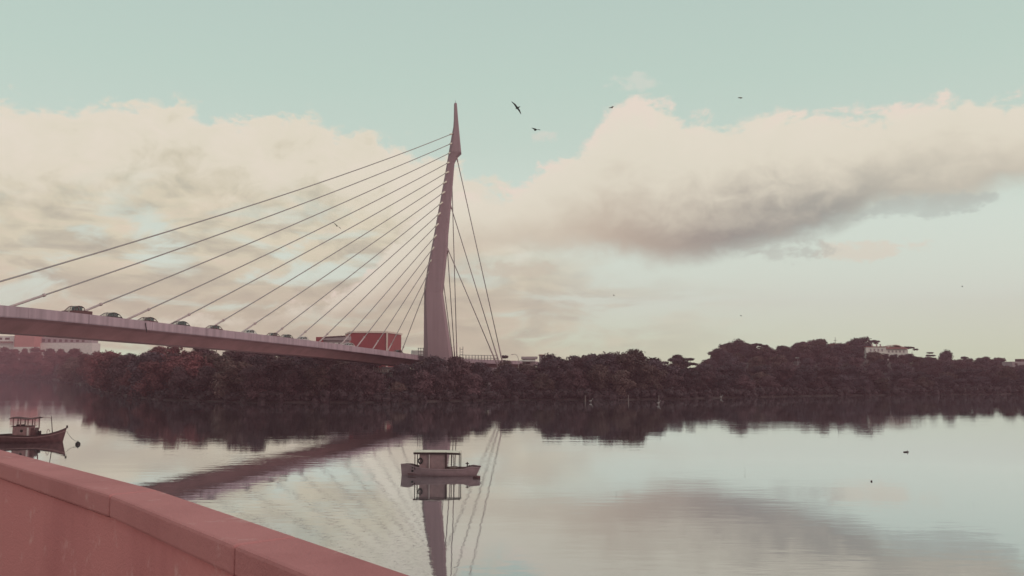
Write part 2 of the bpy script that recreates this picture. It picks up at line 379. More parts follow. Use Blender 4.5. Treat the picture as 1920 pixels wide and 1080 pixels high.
# ------------------------------------------------------------------ bridge
DK = [(-66.5, 40, 14.2), (-67.5, 75, 15.8)]
for px, py, Y in [(0, 572, 112), (120, 584, 130), (330, 608.5, 158), (450, 622.5, 178), (595, 640, 213), (700, 654, 241), (770, 664, 262), (800, 668, 276), (838, 671, 300), (905, 674, 335), (1010, 678, 400)]:
    p = P(px, py, Y); DK.append(tuple(p))
def catmull(P_, step):
    pts = [Vector(p) for p in P_]; pts = [2*pts[0]-pts[1]]+pts+[2*pts[-1]-pts[-2]]; out = []
    for i in range(1, len(pts)-2):
        a, b, c, d = pts[i-1:i+3]; n = max(2, int((c-b).length/step))
        for k in range(n):
            t = k/n; out.append(.5*((2*b)+(c-a)*t+(2*a-5*b+4*c-d)*t*t+(3*b-a-3*c+d)*t**3))
    out.append(pts[-2]); return out
path = catmull(DK, 1.0)
for _ in range(25):
    path = [path[0]]+[(path[i-1]+path[i]*2+path[i+1])/4 for i in range(1, len(path)-1)]+[path[-1]]
SS = [0]
for a, b in zip(path, path[1:]): SS.append(SS[-1]+(b-a).length)
def at(s, t=0, z=0):
    s = max(0, min(SS[-1]-.01, s)); lo, hi = 0, len(SS)-1
    while hi-lo > 1:
        m = (lo+hi)//2
        if SS[m] <= s: lo = m
        else: hi = m
    k = (s-SS[lo])/(SS[hi]-SS[lo]); p = path[lo].lerp(path[hi], k)
    a, b = path[max(0, lo-3)], path[min(len(path)-1, hi+3)]
    d = (b-a); d.z = 0; d.normalize(); nrm = Vector((-d.y, d.x, 0))
    return p+nrm*t+Vector((0, 0, z)), math.atan2(d.y, d.x), (b.z-a.z)/(b-a).length
W = 12.5
bridge = thing('cable_stayed_bridge', 'long concrete cable-stayed bridge with one tapering leaning mast above the mangroves', 'bridge')
gsec = [(.36, -.66), (.36, -1.5), (2.0, -1.8), (4.2, -3.5), (8.3, -3.5), (10.5, -1.8), (W-.36, -1.5), (W-.36, -.66)]
n = int(SS[-1]//3)
secs = [[at(SS[-1]*i/n, t, z)[0] for t, z in gsec] for i in range(n+1)]
obj('girder', MB().loft(secs), 'under', bridge)
secs = [[at(SS[-1]*i/n, t, z)[0] for t, z in [(.4, -.64), (6.0, -.64)]] for i in range(n+1)]
obj('roadway', MB().loft(secs, False).loft([[at(SS[-1]*i/n, t, z)[0] for t, z in [(6.5, -.64), (W-.4, -.64)]] for i in range(n+1)], False), 'asphalt', bridge)
obj('median', MB().loft([[at(SS[-1]*i/n, t, z)[0] for t, z in [(6.0, -.66), (6.0, -.3), (6.5, -.3), (6.5, -.66)]] for i in range(n+1)]), 'concrete', bridge)
s = 0
while s < SS[-1]-1:
    e = min(s+16., SS[-1])
    for (t0, t1) in ((0, .34), (W-.34, W)):
        k = 6; secs = []
        for i in range(k+1):
            q = s+.05+(e-s-.1)*i/k
            secs.append([at(q, t, z)[0] for t, z in [(t0, .0), (t0-.03 if t0 < 1 else t0, -1.42), (t0+.06, -1.56), (t1, -1.56), (t1, .0)]])
        obj('edge_panel', MB().loft(secs), 'concrete', bridge)
    s = e
# drain pipe on the edge, leaning
def s_of_px(px, t=0, z=0):
    best = min(range(0, int(SS[-1])*2), key=lambda i: abs(proj(at(i/2, t, z)[0])[0]-px) + (1000 if at(i/2)[0].y < 90 else 0)); return best/2
sp_ = s_of_px(272); a = at(sp_, -.12, -.35)[0]; b = at(sp_+.5, -.14, -2.0)[0]
obj('drain_pipe', MB().tube(a, b, .07), 'black', bridge)
# mast
LE = [(194.5, 851.3), (225, 850.7), (238, 849.8), (264, 845), (328, 834), (380, 824.5), (440, 813.5), (500, 801.5), (542, 795), (662, 794.2), (760, 794)]
RE = [(194.5, 856.6), (220, 858.5), (287, 864.8), (296, 856), (306, 851.8), (380, 845.6), (440, 840), (459, 839.4), (526, 832.5), (549, 830), (662, 846.4), (760, 860)]
RI = [(194.5, .35), (287, .28), (420, .18), (542, .16), (662, .20), (760, .2)]
ys = sorted(set([y for y, _ in LE]+[y for y, _ in RE]+list(range(200, 760, 20))))
secs = []; MY = 270.
for y in ys:
    l, r = P(lerp(LE, y), y, MY), P(lerp(RE, y), y, MY); w = r.x-l.x; ri = lerp(RI, y); dp = .8+w*.34
    z = l.z; x0 = l.x
    secs.append([(x0, MY+dp*.1, z), (x0+w*ri, MY-dp, z), (x0+w*.93, MY-dp*.85, z), (r.x, MY-dp*.6, z), (r.x, MY+dp*.7, z), (x0+w*.5, MY+dp*1.1, z), (x0+w*.1, MY+dp*.8, z)])
mast = obj('mast', MB().loft(secs), 'mast', bridge)
tip = P(854, 194.5, MY); obj('lightning_rod', MB().tube(tip, tip+Vector((0, 0, 1.1)), .05), 'steel', mast)
obj('pile_cap', MB().box((P(826, 745, MY).x, MY, .9), (17, 13, 1.8)), 'concrete', bridge)
# stays
bots = [(-150, 571), (22, 573), (163, 580), (240, 597.5), (322, 606.5), (398, 612.5), (456, 621), (514.5, 627), (558, 634), (601, 638), (641, 644), (669, 650.5), (699, 653.5), (727.6, 656.5), (752, 661)]
tops = [(844, 252), (844, 269.5), (841.5, 287), (839, 305), (835.5, 323.5), (832, 342), (829, 361), (825, 380.5), (821.5, 400), (818, 420), (815, 440.5), (811.5, 461.5), (808, 483), (803, 505), (798, 531)]
tub = [None, (80, 554), (187, 568), (277, 580), (353, 590), (418, 600), (477, 607), (528, 613), (572, 620), (613, 624), (654, 627), (682, 631), (708, 636), (733, 645), (756, 652)]
for k, ((bx, by), (tx, ty)) in enumerate(zip(bots, tops)):
    top = P(tx+4.5, ty-1.5, MY-(1.0 if k < 4 else 2.0)); best = None
    for i in range(0, int(SS[-1])*4):
        c = at(i/4, 6.25, -.3)[0]
        if c.y < 60: continue
        qx, qy = proj(c)
        d = abs((tx-qx)*(qy-by)-(qx-bx)*(ty-qy))/math.hypot(tx-qx, ty-qy)
        if qy > by-6 and abs(qx-bx) < 120 and (best is None or d < best[0]): best = (d, c)
    c = best[1] if best else at(s_of_px(bx), 6.25, -.3)[0]
    # slight catenary sag
    pts = []; n = 12
    for i in range(n+1):
        u = i/n; p = c.lerp(top, u); p.z -= (top-c).length**2*.00009*4*u*(1-u)*.5; pts.append(p)
    mbc = MB()
    secs = []
    q = (top-c).normalized().to_track_quat('Z', 'Y')
    for p in pts: secs.append([p+q @ Vector((math.cos(j*math.pi/3)*.125, math.sin(j*math.pi/3)*.125, 0)) for j in range(6)])
    st = obj('stay_cable', mbc.loft(secs), 'cable', bridge, True)
    tl = 9.5 if tub[k] is None else None
    if tl is None:
        qx, qy = proj(c); u = (tub[k][0]-qx)/(tx-qx)
        lo, hi = 0, 1
        for _ in range(30):
            m_ = (lo+hi)/2
            if proj(c.lerp(top, m_))[0] < tub[k][0]: lo = m_
            else: hi = m_
        tl = (top-c).length*lo
    dirn = (pts[1]-pts[0]).normalized()
    obj('anchor_tube', MB().tube(c, c+dirn*tl, .20, .19).tube(c+dirn*tl, c+dirn*(tl+.4), .27, .27), 'tube', st, True)
    e = top-(top-c).normalized()*2.2
    obj('mast_socket', MB().tube(e, top+(top-e)*.3+Vector((0, .3, 0)), .24, .30), 'roofw', st, True)
for (tx, ty), (bx, by), Yb in [((858, 293), (941, 674), 292), ((846, 382), (934, 674), 292), ((839.5, 462), (928, 674), 292),
                              ((849, 325), (856.5, 662), 322), ((841, 468), (852, 662), 322), ((833, 525), (848, 662), 322)]:
    top = P(tx-2, ty, MY+.5); b = P(bx, by, Yb); d = (b-top).normalized(); b = b+d*4
    st = obj('stay_cable', MB().tube(top, b, .15, .15), 'cable', bridge, True)
    obj('anchor_tube', MB().tube(b-d*9, b, .24, .24), 'tube', st, True)
    obj('mast_socket', MB().tube(top, top+d*1.8, .3, .22), 'tube', st, True)
# two anchor blocks for the backstays
for px, Yb in ((934, 293), (852, 323)):
    p = P(px, 690, Yb); obj('anchor_block', bevel_src := MB().box((p.x, Yb, 4.6), (6, 4, 9.2)), 'concrete', bridge)
# a guard rail on the approach behind the mast
g = thing('guard_rail', 'dark open guard rail on the approach ramp right of the mast base', 'railing')
prev = None
for i in range(13):
    px = 862+i*5.8; b = P(px, 676, 300+i*3.0); t_ = P(px, 665.5+i*.12, 300+i*3.0)
    obj('post', MB().box((b.x, b.y, (b.z+t_.z)/2), (.22, .22, t_.z-b.z)), 'steel', g)
    if prev:
        for f in (1., .45): obj('rail', MB().tube(prev[0].lerp(prev[1], f), b.lerp(t_, f), .09), 'steel', g)
    prev = (b, t_)
g = thing('scaffold', 'small open scaffold frame against the left foot of the mast', 'scaffold')
for i in range(3):
    b, t_ = P(784.5+i*4.6, 672, 268), P(784.5+i*4.6, 652, 268); obj('upright', MB().tube(b, t_, .09), 'steel', g)
for y in (653, 659.5, 665): obj('ledger', MB().tube(P(783.5, y, 267.8), P(794.6, y, 267.8), .08), 'steel', g)
g = thing('access_ladder', 'thin twin-pole ladder frame standing between mast and guard rail', 'ladder')
for px, y in ((862.5, 651), (868, 650)): obj('stile', MB().tube(P(px, 672, 305), P(px, y, 305), .10), 'steel', g)
for y in (655, 660, 665): obj('rung', MB().tube(P(862.5, y, 305), P(868, y, 305), .07), 'steel', g)
# pier-side clutter near the deck end
g = thing('white_van', 'white van half hidden by the trees at the right end of the deck', 'van', P(786, 670, 280), R(15))
obj('body', MB().loft([[(x, y, z) for x, z in ((-2.6, .4), (2.5, .4), (2.6, 1.1), (2.0, 1.3), (1.4, 2.2), (-2.5, 2.25))] for y in (-.95, .95)]), 'white', g)
obj('windscreen', MB().box((1.78, 0, 1.75), (.04, 1.6, .8), 0, 0, R(-33)), 'glass', g)
for x in (-1.7, 1.7):
    for y in (-.95, .95): obj('wheel', MB().tube((x, y-.1, .35), (x, y+.1, .35), .35, None, 14), 'black', g)

# ------------------------------------------------------------------ cars on the deck
def car(kind, paint, label):
    Wd = .86; c = thing('pickup_truck' if kind == 'suv' else 'car', label, 'pickup' if kind == 'suv' else 'car')
    if kind == 'suv':
        low = [(-2.75, .5), (-2.75, 1.28), (-2.7, 1.34), (-.95, 1.34), (1.5, 1.18), (2.35, 1.08), (2.55, .85), (2.52, .45)]
        cab = [(-.95, 1.32), (-.85, 1.78), (-.4, 1.95), (.3, 1.98), (.9, 1.86), (1.75, 1.14)]; inner = (-.85, .55); wx = (-1.75, 1.75)
    else:
        low = [(-2.1, .38), (-2.15, .85), (-1.95, .98), (1.0, .98), (1.85, .84), (2.15, .66), (2.12, .36)]
        cab = [(-1.95, .96), (-1.45, 1.36), (-.8, 1.56), (-.1, 1.62), (.6, 1.50), (1.55, .94)]; inner = (-1.5, .05); wx = (-1.3, 1.3)
    obj('body', MB().loft([[(x*k, y, z+dz) for x, z in low] for y, k, dz in ((-Wd, .985, -.02), (-Wd*.88, 1., 0), (Wd*.88, 1., 0), (Wd, .985, -.02))]), paint, c)
    def yy(z): return Wd*(.90-.16*(z-cab[0][1])/(cab[2][1]-cab[0][1]))
    for sg in (-1, 1):
        mb = MB()
        for a, b in zip(cab, cab[1:]): mb.tube((a[0], sg*yy(a[1]), a[1]), (b[0], sg*yy(b[1]), b[1]), .055, None, 6)
        x0 = inner[1]; zt = max(z for x, z in cab)-.06; mb.tube((x0-.1, sg*yy(1.), cab[0][1]), (x0-.02, sg*yy(zt), zt-.02), .05, None, 6); obj('window_frame', mb, paint, c)
    rf = cab[1:-1]; obj('roof', MB().loft([[(x, y, z+.02) for x, z in rf]+[(x, y, z-.05) for x, z in rf[::-1]] for y in (-yy(cab[2][1]), yy(cab[2][1]))]), paint, c)
    for sg in (-1, 1): obj('side_window', MB().add([(x, sg*yy(z)*.985, z) for x, z in cab], [tuple(range(len(cab)))]), 'pane', c, fix=False)
    a, b = cab[-2], cab[-1]; obj('windscreen', MB().add([(a[0], -yy(a[1]), a[1]), (a[0], yy(a[1]), a[1]), (b[0], yy(b[1]), b[1]), (b[0], -yy(b[1]), b[1])], [(0, 1, 2, 3)]), 'pane', c, fix=False)
    zs = cab[0][1]; zi = cab[2][1]-.12
    sb = [(inner[0]+.15, zs-.2), (inner[0]+.25, zi-.12), (inner[0]+.6, zi), (inner[1]-.15, zi), (inner[1], zs-.1)]
    obj('seats', MB().loft([[(x, y, z) for x, z in sb] for y in (-Wd*.62, Wd*.62)]), 'glass', c)
    for sx in wx:
        for sy in (-1, 1): obj('wheel', MB().tube((sx, sy*.88, .33), (sx, sy*.66, .33), .33, None, 14), 'black', c)
    for sy in (-1, 1): obj('headlight', MB().box((low[-2][0]-.02, sy*.62, low[-2][1]+.02), (.08, .3, .13)), 'lampglass', c)
    return c
def park(c, px, t=2.3):
    s_ = s_of_px(px, t, .3); p, rz, sl = at(s_, t, -.64); c.location = p; c.rotation_euler = (0, math.atan(sl), rz+math.pi)
suv = car('suv', 'carA', 'dark red pickup truck leading the line, largest vehicle at left on the deck'); park(suv, 145)
names = [(207, 'carB', 'dark low car just behind the large vehicle, between two stay feet'), (275, 'carA', 'maroon car above the black drain pipe on the deck edge'),
         (337, 'carB', 'small dark car beside the fifth stay foot from the left'), (401, 'carA', 'small maroon car at the sixth stay foot from the left'),
         (466, 'carC', 'pale car right of the seventh stay foot on the deck'), (510, 'carA', 'maroon car left of the eighth stay foot on the deck'),
         (537, 'carB', 'dark car between the eighth and ninth stay feet'), (566, 'carC', 'pale car at the ninth stay foot on the deck'),
         (654, 'carC', 'white car in front of the red building left corner'), (745, 'carB', 'last dark car on the deck nearest the mast')]
protos = {}
for px, pt, lb in names:
    if pt not in protos: c = protos[pt] = car('hatch', pt, lb)
    else: c = dup(protos[pt], (0, 0, 0), 0, lb)
    park(c, px)
for o in list(scene.objects):
    if o.name.split('.')[0] == 'car' or o.name == 'pickup_truck': o['group'] = 'cars crossing the bridge deck'

# ------------------------------------------------------------------ buildings
def block(parent, name, m, px0, px1, py0, Y, dpt, zb=None, py1=None):
    a, b = P(px0, py0, Y), P(px1, py0, Y); zb = P(px0, py1, Y).z if py1 else (0 if zb is None else zb)
    return obj(name, MB().box(((a.x+b.x)/2, Y+dpt/2, (a.z+zb)/2), (b.x-a.x, dpt, a.z-zb)), m, parent)
rb = thing('red_building', 'large red-clad box building with pale halo edges seen just above the deck', 'building')
Yb = 420; a = P(658, 624, Yb); b = P(724.5, 626, Yb); c = P(647, 631, Yb+22); zb = 3
fr = [(a.x, Yb), (b.x, Yb+2), (b.x+4, Yb+26), (c.x, Yb+24)]
obj('wall', MB().loft([[(x, y, z) for x, y in fr] for z in (zb, a.z)]), 'redw', rb)
obj('lit_side', MB().loft([[(a.x-.02, Yb-.1, z), (c.x-.1, Yb+23.9, z), (c.x-.3, Yb+23.8, z), (a.x-.1, Yb-.3, z)] for z in (zb, a.z-.3)]), 'redl', rb)  # lighter copy of the red, painting light onto the left face
obj('roof_halo', MB().loft([[(x, y, z) for x, y in ((a.x-.4, Yb-.5), (b.x+.5, Yb+1.5), (b.x+4.5, Yb+26.3), (c.x-.5, Yb+24.4))] for z in (a.z+.003, a.z+.8)]), 'trim', rb)  # pale halo along the roof line, added as a solid band
obj('corner_halo', MB().box((b.x+.1, Yb+1.85, (zb+a.z)/2), (.7, .7, a.z-zb)), 'trim', rb)  # pale halo down the corner, added as a solid strip
sh = thing('grey_shed', 'low grey mauve shed with sloping roof left of the red building', 'shed')
Ys = 400; p0, p1 = P(594, 634, Ys), P(646, 634, Ys)
obj('wall', MB().box(((p0.x+p1.x)/2, Ys+6, (p0.z+2)/2), (p1.x-p0.x, 12, p0.z-2)), 'greyb', sh)
q = [P(606, 633, Ys-1), P(648, 630.5, Ys-1), P(648, 638, Ys-1), P(606, 637.5, Ys-1)]
obj('roof', MB().loft([[tuple(p) for p in q], [(p.x, p.y+14, p.z+.4) for p in q]]), 'greyb', sh)
obj('gable', MB().box((p0.x+1.5, Ys-.6, p0.z-1.3), (3.2, 1.2, 3.6)), 'redw', sh)
obj('roof_edge', MB().tube(q[0]+Vector((0, -.2, .1)), q[1]+Vector((0, -.2, .1)), .3), 'darkb', sh)
for i in range(4): obj('window', MB().box((p0.x+4+i*2.6, Ys-.05, p0.z-2.6), (1.6, .1, 1.0)), 'white', sh)
pb = thing('pink_building', 'plain salmon pink block building glimpsed under the deck at left', 'building')
block(pb, 'wall', 'pinkw', 28, 65.5, 622, 985, 20); block(pb, 'plinth', 'white', 25, 74, 650.5, 984.6, .5, zb=14)
block(pb, 'roof_slab', 'trim', 27, 66.5, 620.8, 984, 22, py1=622)
cb = thing('arcade_building', 'long pale building with a row of dark openings under the deck at left', 'building')
block(cb, 'wall', 'greyb', 66, 172, 632, 1000, 16, py1=643.2); block(cb, 'podium', 'white', 66, 173, 643.2, 998, 20)
for i in range(9):
    x = 68.5+i*10.6; block(cb, 'opening', 'darkb', x, x+5.2, 635.3+i*.25, 999.8, .5, py1=641.3)
wb = thing('white_building', 'white low building at the far left edge under the deck', 'building')
block(wb, 'wall', 'white', -70, 27, 630, 990, 15); block(wb, 'canopy', 'roofr', -72, 22, 640, 986, 3, py1=642.5)
for i in range(6): block(wb, 'window', 'darkb', -60+i*14, -52+i*14, 633, 989.8, .5, py1=637)
us = thing('white_shed', 'small white shed glimpsed under the right end of the deck', 'shed')
block(us, 'wall', 'white', 716, 747, 691.5, 285, 5, zb=1.); block(us, 'roof', 'greyb', 714.5, 748.5, 688, 284.6, 6, py1=691.3)
for i in range(3): block(us, 'window', 'darkb', 720+i*9, 725+i*9, 694, 284.9, .2, py1=698)
uf = thing('picket_fence', 'pale picket fence glimpsed under the right end of the deck', 'fence')
for i in range(9):
    block(uf, 'picket', 'palepost', 700+i*3.1, 701.2+i*3.1, 687+(i % 3)*1.2, 262, .2, py1=698)
block(uf, 'rail', 'palepost', 699, 727, 697, 262.3, .2, py1=698.2)
rb2 = thing('grey_building', 'low pale grey flat-roofed building between backstays and trees', 'building')
block(rb2, 'wall', 'greyb', 980, 1004, 673, 330, 12); block(rb2, 'roof_slab', 'greyb', 978, 1008, 668.5, 329.5, 13, py1=672.8)
block(rb2, 'canopy', 'white', 974, 1004, 675, 326, 3.3, py1=677.5); block(rb2, 'window', 'darkb', 986, 994, 679, 329.9, .2, py1=682)
rb3 = thing('rooftop_house', 'small plain grey house just left of the tall tree clump', 'house')
block(rb3, 'wall', 'greyb', 1012, 1022, 666, 345, 8); block(rb3, 'roof', 'roofr', 1011, 1023, 664.6, 344.6, 9, py1=666); block(rb3, 'window', 'darkb', 1014, 1017, 668, 344.9, .2, py1=671)
# hilltop villa
HY = 455
vl = thing('hilltop_villa', 'white two-part villa with dark red roof on the wooded hill', 'villa')
def gz(px, Y): return ground(px, Y)
block(vl, 'tower_wing', 'white', 1624, 1661, 651, HY, 9, zb=gz(1640, HY)-1); block(vl, 'long_wing', 'white', 1661, 1702, 655, HY+2, 9, zb=gz(1680, HY)-1)
q0, q1 = P(1659, 654, HY), P(1706, 654, HY)
obj('roof', MB().loft([[(q0.x, HY+1, q0.z), (q1.x, HY+1, q0.z), (q1.x, HY+12, q0.z), (q0.x, HY+12, q0.z)], [(q0.x+1, HY+5, q0.z+1.5), (q1.x-2, HY+5, q0.z+1.5), (q1.x-2, HY+8, q0.z+1.5), (q0.x+1, HY+8, q0.z+1.5)]]), 'roofr', vl)
block(vl, 'parapet', 'roofr', 1623, 1662, 649.5, HY-.3, 9.6, py1=651)
for x0, x1, y in ((1634.5, 1636.5, 645), (1643, 1645, 644), (1650, 1652, 645)): block(vl, 'chimney', 'palepost', x0, x1, y, HY+2, .6, py1=649.5)
block(vl, 'balcony', 'roofr', 1632, 1663, 666, HY-3, 3, py1=668)
for i in range(4): block(vl, 'window', 'greyb', 1631+i*7.2, 1634+i*7.2, 654, HY-.12, .2, py1=659)
for i in range(5): block(vl, 'window', 'greyb', 1665+i*7, 1668+i*7, 657, HY+1.88, .2, py1=661)
# arched shelter roof on the villa
secs = []
for i in range(9):
    a_ = math.pi*i/8; p = P(1677-12*math.cos(a_), 652-4.5*math.sin(a_), HY+4); secs.append([(p.x, HY+3, p.z), (p.x, HY+9, p.z), (p.x, HY+9, p.z+.35), (p.x, HY+3, p.z+.35)])
obj('arched_roof', MB().loft(secs), 'trim', vl)
h = thing('hillside_cottage', 'tiny pale cottage halfway up the hill above the shore', 'cottage')
block(h, 'wall', 'greyb', 1503, 1519, 671.5, 385, 6, zb=gz(1510, 385)-1); block(h, 'roof', 'white', 1501, 1521, 669.8, 384.5, 7, py1=671.4); block(h, 'door', 'darkb', 1509, 1511, 673, 384.9, .2, py1=677)
h = thing('red_roofed_house', 'low house with flat red roof on the hill crest', 'house')
block(h, 'wall', 'greyb', 1568, 1590, 647, HY+18, 8, zb=gz(1580, HY)-1); block(h, 'roof', 'roofr', 1566, 1592, 644.3, HY+17.5, 9, py1=646.9)
h = thing('far_right_house', 'pale blocky house at the right edge of the shore', 'house')
block(h, 'wall', 'greyb', 1898, 1935, 678, 420, 9, zb=1); block(h, 'upper_storey', 'darkb', 1914, 1935, 673, 423, 5, py1=678); block(h, 'window', 'darkb', 1903, 1908, 681, 419.9, .2, py1=685)
an = thing('radio_mast', 'thin dark antenna standing on the hill crest', 'antenna')
obj('pole', MB().tube(P(1566, 652, 470), P(1566, 632, 470), .22, .1), 'steel', an); obj('crossbar', MB().tube(P(1563.5, 638, 470), P(1568.5, 638, 470), .12), 'steel', an)
lp = thing('street_lamp', 'thin curved-arm street lamp beyond the backstay feet', 'street lamp')
pts = [P(972, 690, 315), P(972, 674, 315), P(971, 669, 315), P(968.5, 665.5, 315), P(965, 664, 315), P(961, 664.5, 315)]
obj('pole', MB().path(pts[:3], .12), 'palepost', lp); obj('arm', MB().path(pts[2:], .09), 'palepost', lp); obj('lamp_head', MB().box(pts[-1], (1.0, .4, .22)), 'palepost', lp)

# ------------------------------------------------------------------ trees
def leaf_quads(mb, c, rad, n, size, rng, flat=1.):
    for _ in range(n):
        d = Vector((rng.gauss(0, 1), rng.gauss(0, 1), rng.gauss(0, 1))).normalized()
        if d.z < -.35 and rng.random() < .5: d.z = -d.z
        rr = rad*(rng.uniform(.75, 1.1) if rng.random() < .6 else rng.uniform(.95, 1.42))
        p = Vector(c)+Vector((d.x*rr, d.y*rr, d.z*rr*flat))
        nrm = (d+Vector((rng.gauss(0, .6), rng.gauss(0, .6), rng.gauss(0, .6)+.3))).normalized()
        q = nrm.to_track_quat('Z', 'Y'); s_ = size*rng.uniform(.6, 1.35); a = rng.uniform(0, 6.28)
        vs = []
        for k, l in ((0, 1.15), (1.57, .55), (3.14, 1.15), (4.71, .55)): vs.append(p+q @ Vector((math.cos(a+k)*s_*l, math.sin(a+k)*s_*l, 0)))
        mb.add(vs, [(0, 1, 2, 3)])
def core(mb, c, r, rng, flat=1.):
    n, m = 8, 5; vs = []
    for j in range(m+1):
        t = math.pi*j/m
        for i in range(n):
            k = r*rng.uniform(.72, .95); vs.append((c[0]+k*math.sin(t)*math.cos(i*.785), c[1]+k*math.sin(t)*math.sin(i*.785), c[2]+k*flat*math.cos(t)))
    mb.add(vs, [(j*n+i, j*n+(i+1) % n, (j+1)*n+(i+1) % n, (j+1)*n+i) for j in range(m) for i in range(n)])
# prototype unit: height 10, radius about 4.5
def crown_bushy(seed, lobes=19, low=.7, leaves=150, size=.30, wide=3.2, top=10., flat=.8):
    rng = random.Random(seed); mb = MB(); L_ = []
    for k in range(lobes):
        a = rng.uniform(0, 6.28); h = low+(top-1.6-low)*rng.random()**.8; r_env = wide*math.sqrt(max(.05, 1-((h-top*.42)/(top*.62))**2))
        r_ = rng.uniform(.8, 1.8); q = r_env*rng.uniform(.35, 1)
        L_.append(((q*math.cos(a), q*math.sin(a), h), r_))
    L_.append(((rng.uniform(-.6, .6), rng.uniform(-.6, .6), top-1.7), 1.6)); L_.append(((0, 0, top*.5), 2.4))
    for c_, r_ in L_: core(mb, c_, r_*.74, rng, flat); leaf_quads(mb, c_, r_, int(leaves*r_*r_/1.6), size, rng, flat)
    return mb
def crown_round(seed):
    rng = random.Random(seed); mb = MB()
    for k in range(26):
        d = Vector((rng.gauss(0, 1), rng.gauss(0, 1), rng.gauss(0, 1))).normalized(); c_ = Vector((0, 0, 5.8))+Vector((d.x*2.5, d.y*2.5, d.z*2.6)); core(mb, c_, 1.35, rng); leaf_quads(mb, c_, 1.45, 120, .28, rng)
    core(mb, (0, 0, 5.5), 3., rng); return mb
def crown_layered(seed):
    rng = random.Random(seed); mb = MB()
    for z, r, k in ((4.6, 3.4, 8), (6.3, 3.0, 7), (7.9, 2.2, 5), (9.3, 1.0, 3)):
        for i in range(k):
            a = i*6.28/k+rng.random(); leaf_quads(mb, (r*.75*math.cos(a), r*.75*math.sin(a), z+rng.uniform(-.2, .2)), 1.25, 110, .28, rng, .22)
        leaf_quads(mb, (0, 0, z), 1.2, 60, .28, rng, .25)
    return mb
def crown_umbrella(seed):
    rng = random.Random(seed); mb = MB()
    for i in range(14):
        a = rng.uniform(0, 6.28); q = rng.uniform(.3, 3.6); c_ = (q*math.cos(a), q*math.sin(a), 8.9-.07*q*q+rng.uniform(-.2, .2)); core(mb, c_, 1., rng, .28); leaf_quads(mb, c_, 1.25, 110, .28, rng, .32)
    return mb
def crown_spiky(seed):
    rng = random.Random(seed); mb = MB()
    for i in range(9):
        a = rng.uniform(0, 6.28); q = rng.uniform(.2, 2.4); c_ = Vector((q*math.cos(a), q*math.sin(a), rng.uniform(6.2, 8.2)))
        for k in range(26):      # fronds
            b = rng.uniform(0, 6.28); l = rng.uniform(1.2, 2.0); up = rng.uniform(-.1, .9); d = Vector((math.cos(b), math.sin(b), up)).normalized()
            e = c_+d*l+Vector((0, 0, -.25)); w_ = Vector((-math.sin(b), math.cos(b), 0))*.13; mb.add([c_-w_, c_+w_, c_.lerp(e, .6)+w_*1.3+Vector((0, 0, .15)), e, c_.lerp(e, .6)-w_*1.3+Vector((0, 0, .15))], [(0, 1, 2, 3, 4)])
        core(mb, c_, .5, rng)
    leaf_quads(mb, (0, 0, 5.5), 2.4, 400, .32, rng, .8); core(mb, (0, 0, 5.2), 2.1, rng); return mb
def trunk_mb(seed, h=6., r=.28, spread=2.2):
    rng = random.Random(seed); mb = MB(); p = Vector((0, 0, -.6)); top = Vector((rng.uniform(-.5, .5), rng.uniform(-.5, .5), h*.55)); mb.tube(p, top, r, r*.65, 7)
    for i in range(5):
        a = i*1.26+rng.random(); e = Vector((math.cos(a)*spread, math.sin(a)*spread, h*rng.uniform(.85, 1.2))); m_ = top.lerp(e, .5)+Vector((0, 0, .5)); mb.tube(top, m_, r*.5, r*.35, 5).tube(m_, e, r*.35, r*.15, 5)
    return mb
protoC = {}
for m_ in ('leafA', 'leafB', 'leafC', 'leafR'):
    pass
kinds = {'bushy0': crown_bushy(1), 'bushy1': crown_bushy(2, 18, .6), 'bushy2': crown_bushy(3, 13, 1.2, wide=3.6), 'bushy3': crown_bushy(4, 16, .8, wide=2.8), 'bushy4': crown_bushy(5, 20, .5, wide=3.5),
         'round': crown_round(6), 'layered': crown_layered(7), 'umbrella': crown_umbrella(8), 'spiky': crown_spiky(9)}
meshes = {}
def crown_mesh(kind, mt):
    if (kind, mt) not in meshes:
        if kind not in protoC: protoC[kind] = kinds[kind].mesh('crown', MT[mt]); me = protoC[kind]
        else: me = protoC[kind].copy(); me.materials.clear(); me.materials.append(MT[mt])
        meshes[(kind, mt)] = me
    return meshes[(kind, mt)]
trunks = [trunk_mb(20+i).mesh('trunk', MT['bark']) for i in range(4)]
ntree = 0
def tree(x, y, zg, hgt, kind, mt, name, label, cat='tree', group=None, wide=1.):
    global ntree
    t = link(name, None); t.location = (x, y, zg-.15); t.rotation_euler = (0, 0, random.uniform(0, 6.28)); k = hgt/10.
    t.scale = (k*wide, k*wide, k); tag(t, label, cat, group)
    link('crown', crown_mesh(kind, mt), t); link('trunk', random.choice(trunks), t); ntree += 1; return t
def under_deck(x, y):
    best = None
    for i in range(0, len(path), 4):
        d = (path[i].x-x)**2+(path[i].y-y)**2
        if best is None or d < best[0]: best = (d, i)
    i = best[1]; q = path[i]
    if i < 3 or i > len(path)-4: return None
    d = (path[i+2]-path[i-2]); nrm = Vector((-d.y, d.x)).normalized(); t = (x-q.x)*nrm.x+(y-q.y)*nrm.y
    return q.z if -3 < t < W+3 else None
ZONES = [(160, 'bushy tree tinted by painted light leak, far left bank beyond boat', 'trees of the far left bank'),
         (560, 'bushy mangrove tree in the bank behind the bridge span', 'mangroves behind the span'),
         (780, 'low bushy mangrove tree under the landing end of the deck', 'mangroves under the deck end'),
         (960, 'bushy mangrove tree hiding the foot of the mast', 'mangroves at the mast foot'),
         (1240, 'tall bushy tree of the dense clump right of the backstays', 'trees right of the backstays'),
         (9999, 'bushy mangrove tree along the low right shore below the hill', 'mangroves on the right shore')]
